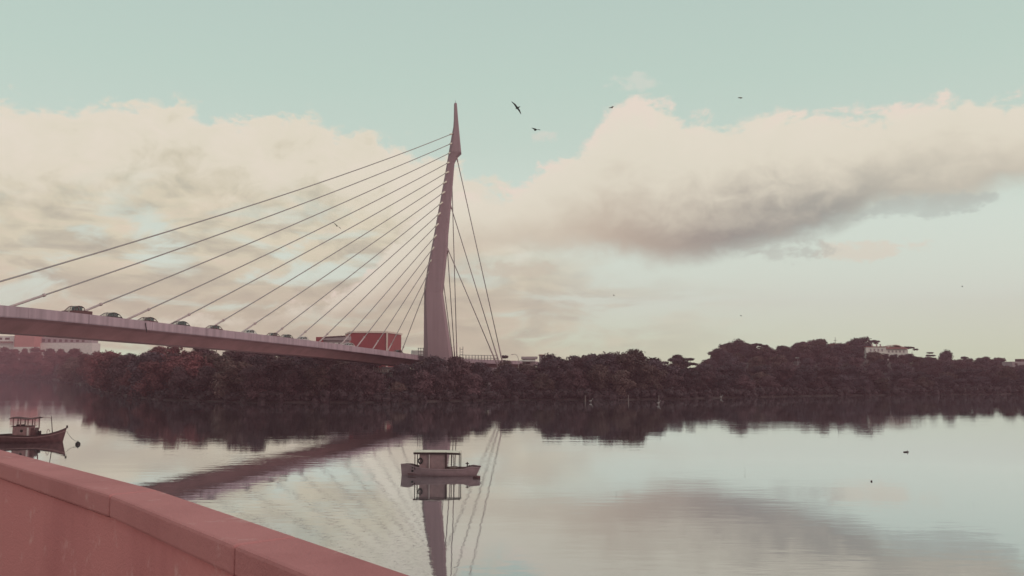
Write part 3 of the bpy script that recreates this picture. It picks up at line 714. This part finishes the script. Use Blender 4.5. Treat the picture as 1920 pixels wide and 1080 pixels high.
def zone(px):
    for z in ZONES:
        if px < z[0]: return z
rng = random.Random(11)
# front belts
def belt(px0, px1, off, step, hf, jit, minh=4., name='mangrove_tree'):
    px = px0
    while px < px1:
        Y = shoreY(px)+off+rng.uniform(-jit, jit); x = (px-960)/F*Y; zg = ground(px, Y)
        zt = P(px, lerp(SKY, px), Y).z
        if 765 < px < 1010 and off > 8: hf = 1.02
        h_ = (zt-zg)*hf*rng.uniform(.84, 1.08) if px < 1240 else rng.uniform(6.5, 9.)*hf*1.1
        if 698 < px < 752 and off < 50: h_ = min(h_, rng.uniform(5., 7.))
        ud = under_deck(x, Y)
        if ud is not None: h_ = min(h_, ud-4.4-zg)
        if 770 < px < 880 and Y > 262: px += step*1600/Y*.5; continue
        h_ = max(minh, h_); z_ = zone(px)
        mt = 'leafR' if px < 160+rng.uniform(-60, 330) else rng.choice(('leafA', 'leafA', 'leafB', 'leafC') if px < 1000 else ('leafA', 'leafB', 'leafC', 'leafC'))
        tree(x, Y, zg, h_, rng.choice(('bushy0', 'bushy1', 'bushy2', 'bushy3', 'bushy4')), mt, name, z_[1]+(', at the water edge' if off < 8 else ', second row from the water' if off < 20 else ', in the back rows'), group=z_[2], wide=rng.uniform(1., 1.25)*max(1, 9/h_)**.5)
        px += step*rng.uniform(.8, 1.2)*1600/Y
belt(188, 1960, 4, 7.2, .72, 1.5); belt(175, 1960, 13, 7.8, .88, 2.); belt(165, 1250, 26, 7.0, .96, 2.5)
belt(530, 800, 62, 6.5, 1.0, 3); belt(300, 560, 40, 7, 1.02, 3)
belt(-70, 165, 6, 15, .55, 4); belt(-70, 150, 34, 14, .8, 5); belt(-70, 150, 80, 13, 1., 5)
belt(140, 172, -6, 14, .8, 3)
# hill
for k, Y0 in enumerate((300, 325, 350, 375, 402, 430, 458, 480, 506)):
    px = (1262 if k < 3 else 1325)+rng.uniform(0, 12)
    while px < 1975:
        Y = Y0+(px-1300)*.02+rng.uniform(-6, 6)
        if Y > shoreY(px)+18 and not (1615 < px < 1712 and Y > 405):
            zg = ground(px, Y); h_ = TREEH(px)*rng.uniform(.85, 1.12)
            if k >= 6: h_ = max(5.5, (P(px, lerp(SKY, px)+rng.uniform(-1, 3), Y).z-zg))
            elif k >= 3: h_ = min(h_, P(px, lerp(SKY, px)+3, Y).z-zg)
            if h_ > 3.5:
                tree((px-960)/F*Y, Y, zg, h_, rng.choice(('bushy0', 'bushy1', 'bushy2', 'bushy3', 'bushy4')), rng.choice(('leafA', 'leafA', 'leafC', 'leafB', 'leafC')), 'broadleaf_tree',
                     ('rounded tree at the foot of the wooded right hill', 'rounded tree halfway up the wooded right hill', 'rounded tree on the crest of the wooded right hill')[0 if k < 3 else 1 if k < 6 else 2], group='trees on the right hill', wide=rng.uniform(1.05, 1.3))
        px += 10.2*1600/Y*rng.uniform(.85, 1.15)
def special(px, pytop, Y, kind, mt, label, name, wide=1., h=None):
    zg = ground(px, Y); zt = P(px, pytop, Y).z; hh = h or max(4, zt-zg)
    tree((px-960)/F*Y, Y, zt-hh if h else zg, hh, kind, mt, name, label, wide=wide)
special(1345, 652, 446, 'bushy1', 'leafA', 'bushy tree nestled under the left flank of the domed tree', 'broadleaf_tree', 1.3)
special(1402, 648, 446, 'bushy4', 'leafA', 'bushy tree nestled under the right flank of the domed tree', 'broadleaf_tree', 1.5)
special(1382, 635, 440, 'round', 'leafA', 'big domed tree at the left end of the hill crest', 'broadleaf_tree', 1.25)
special(1771, 655, 450, 'round', 'leafC', 'solitary ball-shaped tree right of the villa on the skyline', 'broadleaf_tree', .78)
special(1742, 659, 455, 'layered', 'leafC', 'layered flat-branched tree just left of the ball-shaped tree', 'pagoda_tree', .9)
special(1418, 641, 462, 'umbrella', 'leafC', 'flat-topped umbrella tree right of the domed tree on the crest', 'umbrella_tree', .9)
special(1432, 644, 466, 'umbrella', 'leafA', 'smaller flat-topped tree leaning out right of its flat-topped neighbour', 'umbrella_tree', .8)
special(1540, 631, 475, 'spiky', 'leafC', 'spiky-leaved tree at the middle of the hill crest', 'spiky_tree', 1.)
special(1618, 630, 470, 'bushy2', 'leafC', 'tallest bushy tree directly left of the villa', 'broadleaf_tree', 1.3)
special(1638, 635, 478, 'umbrella', 'leafC', 'small dark flat crown poking up behind the villa chimneys', 'umbrella_tree', .8)
special(1702, 647, 468, 'umbrella', 'leafA', 'flat-topped tree over the right end of the villa roof', 'umbrella_tree', .9)
special(1805, 666, 470, 'umbrella', 'leafC', 'flat-topped tree right of the ball-shaped tree', 'umbrella_tree', .6)
special(1158, 651, 275, 'spiky', 'leafC', 'spiky-crowned tree left of the notch in the tall clump', 'spiky_tree', 1.1)
special(1198, 654, 275, 'spiky', 'leafC', 'spiky-crowned tree just right of the notch in the tall clump', 'spiky_tree', 1.1)
special(1218, 655, 278, 'spiky', 'leafA', 'spiky-crowned tree at the right shoulder of the tall clump', 'spiky_tree', 1.)
special(1262, 667, 300, 'umbrella', 'leafC', 'flat-topped tree in the dip before the hill', 'umbrella_tree', .8)
special(1292, 669, 300, 'layered', 'leafC', 'layered tree in the dip before the hill', 'pagoda_tree', .8)
special(946, 664, 300, 'layered', 'leafC', 'small pointed conifer right of the backstay feet', 'conifer', .55)
special(1672, 668, 442, 'bushy1', 'leafA', 'bushy tree in front of the villa right wing', 'broadleaf_tree', 1.4)
special(1655, 672, 440, 'layered', 'leafA', 'layered tree in front of the villa terrace', 'pagoda_tree', 1.)
for i_, (px_, py_) in enumerate(((1630, 668), (1643, 670), (1660, 664), (1676, 663), (1690, 664), (1704, 662))):
    special(px_, py_, 441+(i_ % 2)*4, ('bushy2', 'bushy4', 'bushy0')[i_ % 3], ('leafA', 'leafC')[i_ % 2], ('leftmost', 'second', 'third', 'fourth', 'fifth', 'rightmost')[i_]+' of the six low trees screening the foot of the villa', 'broadleaf_tree', 1.3)
special(1610, 655, 440, 'bushy0', 'leafC', 'bushy tree against the left wall of the villa', 'broadleaf_tree', 1.1)
# shoreline undergrowth
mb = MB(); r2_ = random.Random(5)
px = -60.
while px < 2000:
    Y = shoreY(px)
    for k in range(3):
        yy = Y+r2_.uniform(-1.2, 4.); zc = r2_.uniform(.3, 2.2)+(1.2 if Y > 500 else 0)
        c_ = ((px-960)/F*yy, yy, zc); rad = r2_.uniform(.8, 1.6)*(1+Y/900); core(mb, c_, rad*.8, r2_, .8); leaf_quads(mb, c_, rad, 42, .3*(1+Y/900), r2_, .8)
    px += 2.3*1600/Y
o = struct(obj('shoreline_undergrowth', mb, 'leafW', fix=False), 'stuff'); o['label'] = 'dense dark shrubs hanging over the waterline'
mb = MB()
for i in range(900):      # second layer of scrub filling gaps between trunks up the slopes
    px = r2_.uniform(-60, 1980); Y = shoreY(px)+r2_.uniform(4, lerp(DEPTH, px))
    if not (1615 < px < 1712 and Y > 405):
        c_ = ((px-960)/F*Y, Y, ground(px, Y)+.6); rad = r2_.uniform(1.2, 2.2); core(mb, c_, rad*.8, r2_, .8); leaf_quads(mb, c_, rad, 40, .4, r2_, .8)
o = struct(obj('scrub', mb, 'leafC', fix=False), 'stuff'); o['label'] = 'low scrub between the trees'

# ------------------------------------------------------------------ boats
def hull_mb(L_, sheer, beam, rakeb, rakes, bow_pt=.03, stern_w=.55, draft=.35, n=22):
    outer = []
    for i in range(n+1):
        u = i/n; x = -L_/2+L_*u
        w = beam/2*(stern_w+(1-stern_w)*math.sin(min(1, u/.45)*math.pi/2)) if u < .45 else beam/2*(1-((u-.45)/.55)**2.3)+bow_pt*((u-.45)/.55)
        zs = lerp(sheer, u); rk = lambda z: (rakes*(1-u)**6*-1+rakeb*u**6)*((z+draft)/(zs+draft))
        pts = []
        for k, (zf, wf) in enumerate(((0, .05), (.22, .62), (.5, .88), (.78, .97), (1, 1.))):
            z = -draft+(zs+draft)*zf; pts.append((x+rk(z)-(rakeb*u**6-rakes*(1-u)**6)*.55, w*wf, z))
        outer.append(pts)
    return outer
def boat_hull(parent, secs, m, rail_m, deck_m, deck_drop=.28, band=None):
    full = [[(x, y, z) for x, y, z in s_[::-1]]+[(x, -y, z) for x, y, z in s_] for s_ in secs]
    mb = MB(); mb.loft(full, closed=False); nn = len(full[0]); mb.add([p for p in full[0]], [tuple(range(nn))]); mb.add([p for p in full[-1]], [tuple(range(nn))])
    h = obj('hull', mb, m, parent, True); 
    inner = [[(s_[-1][0], s_[-1][1]*.88, s_[-1][2]), (s_[-1][0], s_[-1][1]*.86, s_[-1][2]-deck_drop), (s_[-1][0], -s_[-1][1]*.86, s_[-1][2]-deck_drop), (s_[-1][0], -s_[-1][1]*.88, s_[-1][2])] for s_ in secs[1:-1]]
    obj('deck', MB().loft(inner, closed=False), deck_m, parent)
    for sg in (1, -1):
        rs = []
        for s_ in secs:
            x, y, z = s_[-1]; rs.append([(x, sg*(y+.035), z+.03), (x, sg*(y+.035), z-.05), (x, sg*max(0, y*.88-.02), z-.05), (x, sg*max(0, y*.88-.02), z+.03)])
        obj('gunwale', MB().loft(rs), rail_m, parent)
    return h
# boat at left
Y1 = PZ(60, 829).y; k1 = Y1/F
b1 = thing('fishing_boat', 'dark wooden fishing boat with open-sided wheelhouse canopy, moored to the black buoy', 'boat', (PZ(57.5, 829).x, Y1, 0), R(7))
L1 = 118*k1; sh1 = [(0, .86), (.15, .92), (.3, .84), (.5, .78), (.65, .82), (.8, 1.0), (.92, 1.3), (1, 1.62)]
secs = hull_mb(L1, sh1, 2.3, .45, .35)
boat_hull(b1, secs, 'darkwood', 'rim', 'deckw')
for sg in (1, -1):
    obj('rubbing_strake', MB().loft([[(s_[3][0], sg*(s_[3][1]+.05), s_[3][2]+.10), (s_[3][0], sg*(s_[3][1]+.05), s_[3][2]+.03), (s_[3][0], sg*(s_[3][1]-.05), s_[3][2]+.03), (s_[3][0], sg*(s_[3][1]-.05), s_[3][2]+.10)] for s_ in secs]), 'cabinpaint', b1)
obj('stem_post', MB().box((secs[-1][-1][0]+.02, 0, 1.72), (.16, .14, .32)), 'rim', b1)
X = lambda px: (px-59.5)*k1
cab = obj('cabin', MB().box(((X(31)+X(62))/2, 0, 1.25), (X(62)-X(31), 1.35, 1.15)), 'cabinpaint', b1); bevel(cab, .03)
obj('cabin_roof', MB().box(((X(31)+X(62))/2, 0, 1.86), (X(63.5)-X(29.5), 1.5, .06)), 'darkwood', b1)
obj('porthole', MB().tube((X(47), -.66, 1.32), (X(47), -.70, 1.32), .16, .16, 14), 'black', b1)
obj('cabin_front', MB().box(((X(62)+X(69))/2, 0, 1.15), (X(69)-X(62.1), 1.2, .95)), 'darkwood', b1)
obj('door_post', MB().box((X(58), -.70, 1.2), (.2, .05, 1.0)), 'palepost', b1)
for px in (31.5, 44, 57, 69):
    for y in (-.6, .6): obj('canopy_post', MB().box((X(px), y, 2.3 if px < 60 else 2.1), (.09, .09, .85 if px < 60 else 1.25)), 'cabinpaint', b1)
rs = [[(X(24.5)+i*(X(74)-X(24.5))/8, y, 2.72+.07*math.sin(i*.9)+(.05 if abs(y) < .3 else 0)+dz) for y, dz in ((-.85, 0), (0, .08), (.85, 0), (.85, -.06), (0, .02), (-.85, -.06))] for i in range(9)]
obj('canopy', MB().loft(rs), 'darkwood', b1)
obj('winch', MB().box((X(74), 0, 1.02), (.25, .4, .34)).tube((X(74), -.3, 1.2), (X(74), .3, 1.2), .09), 'rim', b1)
mt_ = obj('mast', MB().tube((X(97), 0, .8), (X(93.5), 0, 2.95), .055, .035), 'rim', b1)
obj('boom', MB().tube((X(93.8), 0, 2.72), (X(79), -.1, 2.86), .025), 'cabinpaint', b1)
hp = [(X(87)+.0, 0, .8), (X(87), 0, 1.2), (X(88), 0, 1.42), (X(90), 0, 1.46), (X(91.5), 0, 1.32), (X(91.5), 0, 1.15)]
obj('davit', MB().path(hp, .03), 'cabinpaint', b1); obj('engine_hatch', MB().box((X(40), 0, 1.95), (.7, .5, .14)), 'rim', b1)
by = PZ(146, 833.5); 
bu = tag(obj('mooring_buoy', MB().ball((by.x, by.y, .05), .27, 14, 10).tube((by.x, by.y, .25), (by.x, by.y, .42), .05), 'black', None, True), 'round black mooring buoy right of the dark fishing boat', 'buoy')
from mathutils import Matrix
bw = Matrix.Rotation(R(7), 3, 'Z') @ Vector((L1/2+.2, 0, 1.2))+Vector(b1.location)
rp = [bw.lerp(Vector((by.x, by.y, .3)), i/8)-Vector((0, 0, .25*math.sin(math.pi*i/8))) for i in range(9)]
tag(obj('mooring_rope', MB().path(rp, .022, 5), 'rope'), 'thin mooring rope from the dark boat bow to the buoy', 'rope')
# boat in the centre
Y2 = PZ(824, 891).y; k2 = Y2/F
b2 = thing('open_ferry_boat', 'mauve wooden passenger boat with pale flat canopy and a tyre hung from it', 'boat', (PZ(824, 891).x, Y2, 0), R(-3))
L2 = 142*k2; sh2 = [(0, .84), (.12, .85), (.22, .66), (.4, .58), (.7, .54), (.82, .56), (.9, .74), (1, .66)]
sh2 = [(1-u, z) for u, z in sh2][::-1]
secs = hull_mb(L2, sh2, 1.9, .10, .45, stern_w=.62, draft=.3)
secs = [[(-x, y, z) for x, y, z in s_] for s_ in secs][::-1]
boat_hull(b2, secs, 'mauvehull', 'mauvehull', 'deckw', .2)
for sg in (1, -1):
    obj('chine_band', MB().loft([[(s_[0][0], sg*(s_[1][1]+.14), .10), (s_[0][0], sg*(s_[1][1]+.14), .16), (s_[0][0], sg*(s_[2][1]-.05), .16), (s_[0][0], sg*(s_[2][1]-.05), .10)] for s_ in secs[2:-2]]), 'darkwood', b2)
X = lambda px: (px-824)*k2
ZR = 1.86
rs = []
for i in range(9):
    x = X(778.5)+(X(864)-X(778.5))*i/8; hb = .78-.12*(i/8); dr = .05*max(0, i-5)/3
    rs.append([(x, -hb, ZR-dr), (x, -hb*.4, ZR+.07-dr), (x, hb*.4, ZR+.07-dr), (x, hb, ZR-dr), (x, hb, ZR-.05-dr), (x, -hb, ZR-.05-dr)])
obj('canopy', MB().loft(rs), 'roofw', b2)
rs = [[(x, y*(s_), z) for (x, y, z), s_ in zip(r, (1.02, 1.02, 1.02, 1.02, 1.02, 1.02))] for r in rs]
obj('canopy_valance', MB().loft([[(r[0][0], -abs(r[0][1])-.02, r[0][2]-.02), (r[0][0], -abs(r[0][1])-.05, r[0][2]-.02), (r[0][0], -abs(r[0][1])-.05, r[0][2]-.17), (r[0][0], -abs(r[0][1])-.02, r[0][2]-.17)] for r in rs]), 'rim', b2)
for px, m_, y in ((780.5, 'rim', -.62), (780.5, 'rim', .62), (807.5, 'palepost', -.74), (807.5, 'rim', .7), (838, 'rim', -.72), (849, 'rim', .55), (862, 'rim', -.56), (862, 'rim', .56), (844, 'rim', .66)):
    obj('canopy_post', MB().box((X(px), y, (ZR+.5)/2), (.06, .06, ZR-.5)), m_, b2)
obj('canvas_panel', MB().box((X(812.5), -.66, 1.2), (X(836)-X(789), .03, 1.25)), 'tarp', b2)
obj('canvas_panel', MB().box((X(812.5), .66, 1.2), (X(836)-X(789), .03, 1.25)), 'tarp', b2)
obj('tyre', MB().torus((X(791), -.74, 1.18), .20, .06, sx=.8), 'black', b2, True)
obj('engine_cover', MB().loft([[(X(803)+.1*i, y, .55+z_) for y, z_ in ((-.4, 0), (-.35, .26*math.sin(math.pi*min(1, .25+i/9))), (.35, .26*math.sin(math.pi*min(1, .25+i/9))), (.4, 0))] for i in range(8)]), 'rim', b2)
obj('bench', MB().box((X(850), 0, .62), (.5, 1.2, .06)), 'deckw', b2)
obj('hawsehole', MB().tube((X(777), -.80, .42), (X(777), -.9, .42), .09, .09, 12), 'black', b2); obj('hawsehole', MB().tube((X(777), -.80, .66), (X(777), -.88, .66), .05, .05, 10), 'black', b2)
obj('bitt', MB().box((X(875.5), 0, .86), (.09, .09, .34)).box((X(875.5), 0, .92), (.28, .06, .06)), 'rim', b2)
for i, px in enumerate((880, 884, 888, 891)): obj('cleat', MB().box((X(px), -.3, .78-.02*i), (.10, .08, .10)), 'rim', b2)
p = PZ(894, 896)
fb = obj('float_drum', MB().tube((p.x-.24, p.y, .05), (p.x+.26, p.y-.1, .07), .11, .11, 14).tube((p.x-.30, p.y+.02, .05), (p.x-.24, p.y, .05), .05, .11, 14), 'darkwood', None, True)
tag(fb, 'dark red cylindrical float beside the right end of the mauve boat', 'float')

# ------------------------------------------------------------------ stakes, egrets, debris
for px, y0, y1, lb in ((1097, 741, 752, 'leftmost of the pale stakes before the tall clump'), (1178, 740, 752, 'thickest pale stake directly below the notch in the tall clump'), (1235, 741, 752, 'pale stake beside the white egret farthest from the bank'),
                       (1351, 738, 746, 'short pale stake below the domed hill tree'), (1395, 736, 744, 'pale stake right of the domed hill tree'), (1654, 727, 737, 'pale stake in the water below the villa')):
    b = PZ(px, y1); t_ = P(px+.3, y0, b.y)
    tag(obj('mooring_stake', MB().tube((b.x, b.y, -1.), t_, .13, .09, 7), 'stake'), lb, 'stake', 'stakes standing in the shallows')
def egret(px, py, lb):
    p = PZ(px, py); mb = MB().ball((p.x, p.y, .48), .16, 10, 7, (1.5, .8, 1.)); mb.tube((p.x+.22, p.y, .58), (p.x+.36, p.y, .95), .06, .04, 6).ball((p.x+.4, p.y, .98), .07, 8, 6, (1.3, 1, 1))
    mb.tube((p.x+.46, p.y, .98), (p.x+.66, p.y, .95), .025, .005, 5).tube((p.x-.05, p.y-.06, .35), (p.x-.05, p.y-.06, -.1), .03, .02, 5).tube((p.x+.05, p.y+.06, .35), (p.x+.05, p.y+.06, -.1), .03, .02, 5)
    mb.tube((p.x-.2, p.y, .45), (p.x-.5, p.y, .38), .12, .03, 6)
    tag(obj('egret', mb, 'egret', None, True), lb, 'bird', 'white egrets wading by the bank')
egret(1235, 759, 'white egret wading farthest out from the bank'); egret(1297, 743, 'small white egret between the notch stake and hill'); egret(1352.5, 747, 'white egret at the foot of the short stake'); egret(1108, 755, 'white egret right of the leftmost stake')
p = PZ(1700, 848); tag(obj('driftwood', MB().tube((p.x-.3, p.y, .03), (p.x+.25, p.y+.1, .06), .07, .04, 7).tube((p.x, p.y, .05), (p.x+.1, p.y, .22), .03, .015, 5), 'rim'), 'dark piece of driftwood afloat at right', 'driftwood')
p = PZ(1634, 903); tag(obj('float', MB().ball((p.x, p.y, .03), .07, 10, 7), 'rim'), 'tiny dark float on the open water near the lower right', 'float')

# ------------------------------------------------------------------ birds in flight: one continuous mesh each
def bird(px, py, tipL, tipR, tail, head, Y, m, lb, w=1., body=.13):
    c = P(px, py, Y); a, b = P(*tipL, Y-.15), P(*tipR, Y+.15); hd = P(*head, Y-.08); tl = P(*tail, Y+.08); ax = (hd-tl).normalized(); mb = MB()
    secs = []; side = ax.cross(Vector((0, 1, 0))).normalized(); up = ax.cross(side)
    for u, r in ((0, .02), (.12, .05), (.3, .10), (.5, .14), (.7, .12), (.85, .06), (.93, .065), (.98, .03), (1., .008)):
        p_ = tl.lerp(hd, u); secs.append([p_+(side*math.cos(k*math.pi/3)+up*math.sin(k*math.pi/3))*r*.7*body/.13 for k in range(6)])
    mb.loft(secs)
    for tip in (a, b):
        d = tip-c; mid = c+d*.45+Vector((0, 0, .16*d.length))*(.6); prof = [(c, .24), (c.lerp(mid, .6), .22), (mid, .20), (mid.lerp(tip, .45), .13), (mid.lerp(tip, .8), .07), (tip, .015)]
        ws = []
        for p_, cw in prof:
            cw *= w*1.5; ch = (ax*.75+Vector((.2, 0, .45)).normalized()*.4).normalized(); ws.append([p_+ch*cw*.6, p_-ch*cw, p_-ch*cw*.9+Vector((0, .02, -.015)), p_+ch*cw*.5+Vector((0, .03, -.03))])
        mb.loft(ws)
    return tag(obj('frigatebird' if m == 'bird' else 'seabird', mb, m, None, False), lb, 'bird', 'birds circling over the river')
bird(969, 202, (959, 190), (977, 214), (975.5, 199.5), (966.5, 204.5), 92, 'bird', 'largest black bird, wings spread steeply right of the mast tip', .5)
bird(1004, 243.5, (997, 239.5), (1013, 243.5), (1006, 242), (1002, 245), 95, 'bird', 'second black bird, lower right of the largest one', .9, .15)
bird(631.5, 423.5, (623, 416), (639.5, 429), (633.5, 423.5), (630, 424), 130, 'birdg', 'greyish bird gliding between two stays left of the mast', .7, .12)
bird(1146, 202, (1141.5, 202.5), (1150.5, 199), (1147.5, 201.5), (1144.5, 202.5), 170, 'birdg', 'faint small bird at the cloud edge right of the black pair', .9, .12)
bird(1388, 183.3, (1383.5, 183.5), (1392.5, 183.3), (1390, 183.5), (1386, 183.5), 170, 'birdg', 'flat distant bird high above the pink cloud', .8, .2)
for px, py, lb in ((1150.5, 553.5, 'speck of a bird low right of the backstays'), (1389, 592, 'tiny speck of a bird above the domed tree'), (1804, 537, 'tiny speck of a bird at far right')):
    bird(px, py, (px-1.5, py-.6), (px+1.5, py-.4), (px+.6, py), (px-.6, py), 300, 'birdg', lb, 1.2, .25)

# ------------------------------------------------------------------ quay wall in the near left corner
ZC = 7.6
A, B_, C_ = PZ(0, 842, ZC), PZ(300, 919, ZC), PZ(560, 1006, ZC)
d0 = (A-B_).normalized(); d2 = (C_-B_).normalized()
A2 = A+d0*16; C2 = C_+d2*6
line = [A2, A, B_, C_, C2]
def offs(t):
    out = []
    for i, p in enumerate(line):
        a_ = line[max(0, i-1)]; b_ = line[min(len(line)-1, i+1)]; d = (b_-a_).normalized(); nrm = Vector((d.y, -d.x, 0)); out.append(p-nrm*t*-1)
    return out
qo, qi, qw = offs(0), offs(.24), offs(.21); qin = offs(3.2)
if qi[2].length > qo[2].length: qi, qw, qin = offs(-.24), offs(-.21), offs(-3.2)
wall = thing('quay_parapet', 'weathered concrete parapet, light-leak red painted in, running out of the lower left corner', 'parapet')
def seg(a, b, n): return [a.lerp(b, i/n) for i in range(n+1)]
mb = MB(); ins = offs(.06 if qi[2] == offs(.24)[2] else -.06)
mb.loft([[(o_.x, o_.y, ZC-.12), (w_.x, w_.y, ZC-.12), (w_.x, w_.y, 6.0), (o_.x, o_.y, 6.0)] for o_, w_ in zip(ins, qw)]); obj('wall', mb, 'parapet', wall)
for k in range(len(line)-1):
    n = max(1, round((qo[k+1]-qo[k]).length/2.4))
    for j in range(n):
        a0, a1 = qo[k].lerp(qo[k+1], j/n), qo[k].lerp(qo[k+1], (j+1)/n-.004); b0, b1 = qi[k].lerp(qi[k+1], j/n), qi[k].lerp(qi[k+1], (j+1)/n-.004)
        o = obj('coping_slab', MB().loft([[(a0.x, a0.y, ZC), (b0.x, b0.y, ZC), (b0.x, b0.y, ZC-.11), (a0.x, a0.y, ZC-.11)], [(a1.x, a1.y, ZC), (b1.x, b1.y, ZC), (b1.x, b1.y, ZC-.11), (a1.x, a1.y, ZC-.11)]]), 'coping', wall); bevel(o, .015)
# the walkway behind the parapet with its retaining face
far = [Vector((-40, -14, 0)), Vector((-30, -14, 0)), Vector((-12, -14, 0)), Vector((6, -14, 0)), Vector((8, -14, 0))]
mb = MB().loft([[(w_.x, w_.y, 6.5), (f_.x, f_.y, 6.5), (f_.x, f_.y, -1.5), (w_.x, w_.y, -1.5)] for w_, f_ in zip(offs(.1) if qi[2] == offs(.24)[2] else offs(-.1), far)])
struct(obj('pavement', mb, 'paving'))

# ------------------------------------------------------------------ haze
hz = bpy.data.materials.new('haze'); hz.use_nodes = True; t = hz.node_tree; t.nodes.clear()
ou = t.nodes.new('ShaderNodeOutputMaterial'); pv = t.nodes.new('ShaderNodeVolumePrincipled'); pv.inputs['Color'].default_value = (1., .50, .61, 1); pv.inputs['Density'].default_value = .00031
pv.inputs['Anisotropy'].default_value = .0; t.links.new(pv.outputs[0], ou.inputs['Volume'])
MT['haze'] = hz
o = obj('haze', MB().box((0, 520, 50), (2300, 1270, 106)), 'haze'); struct(o, 'stuff')
print('trees', ntree, 'objects', len(scene.objects))
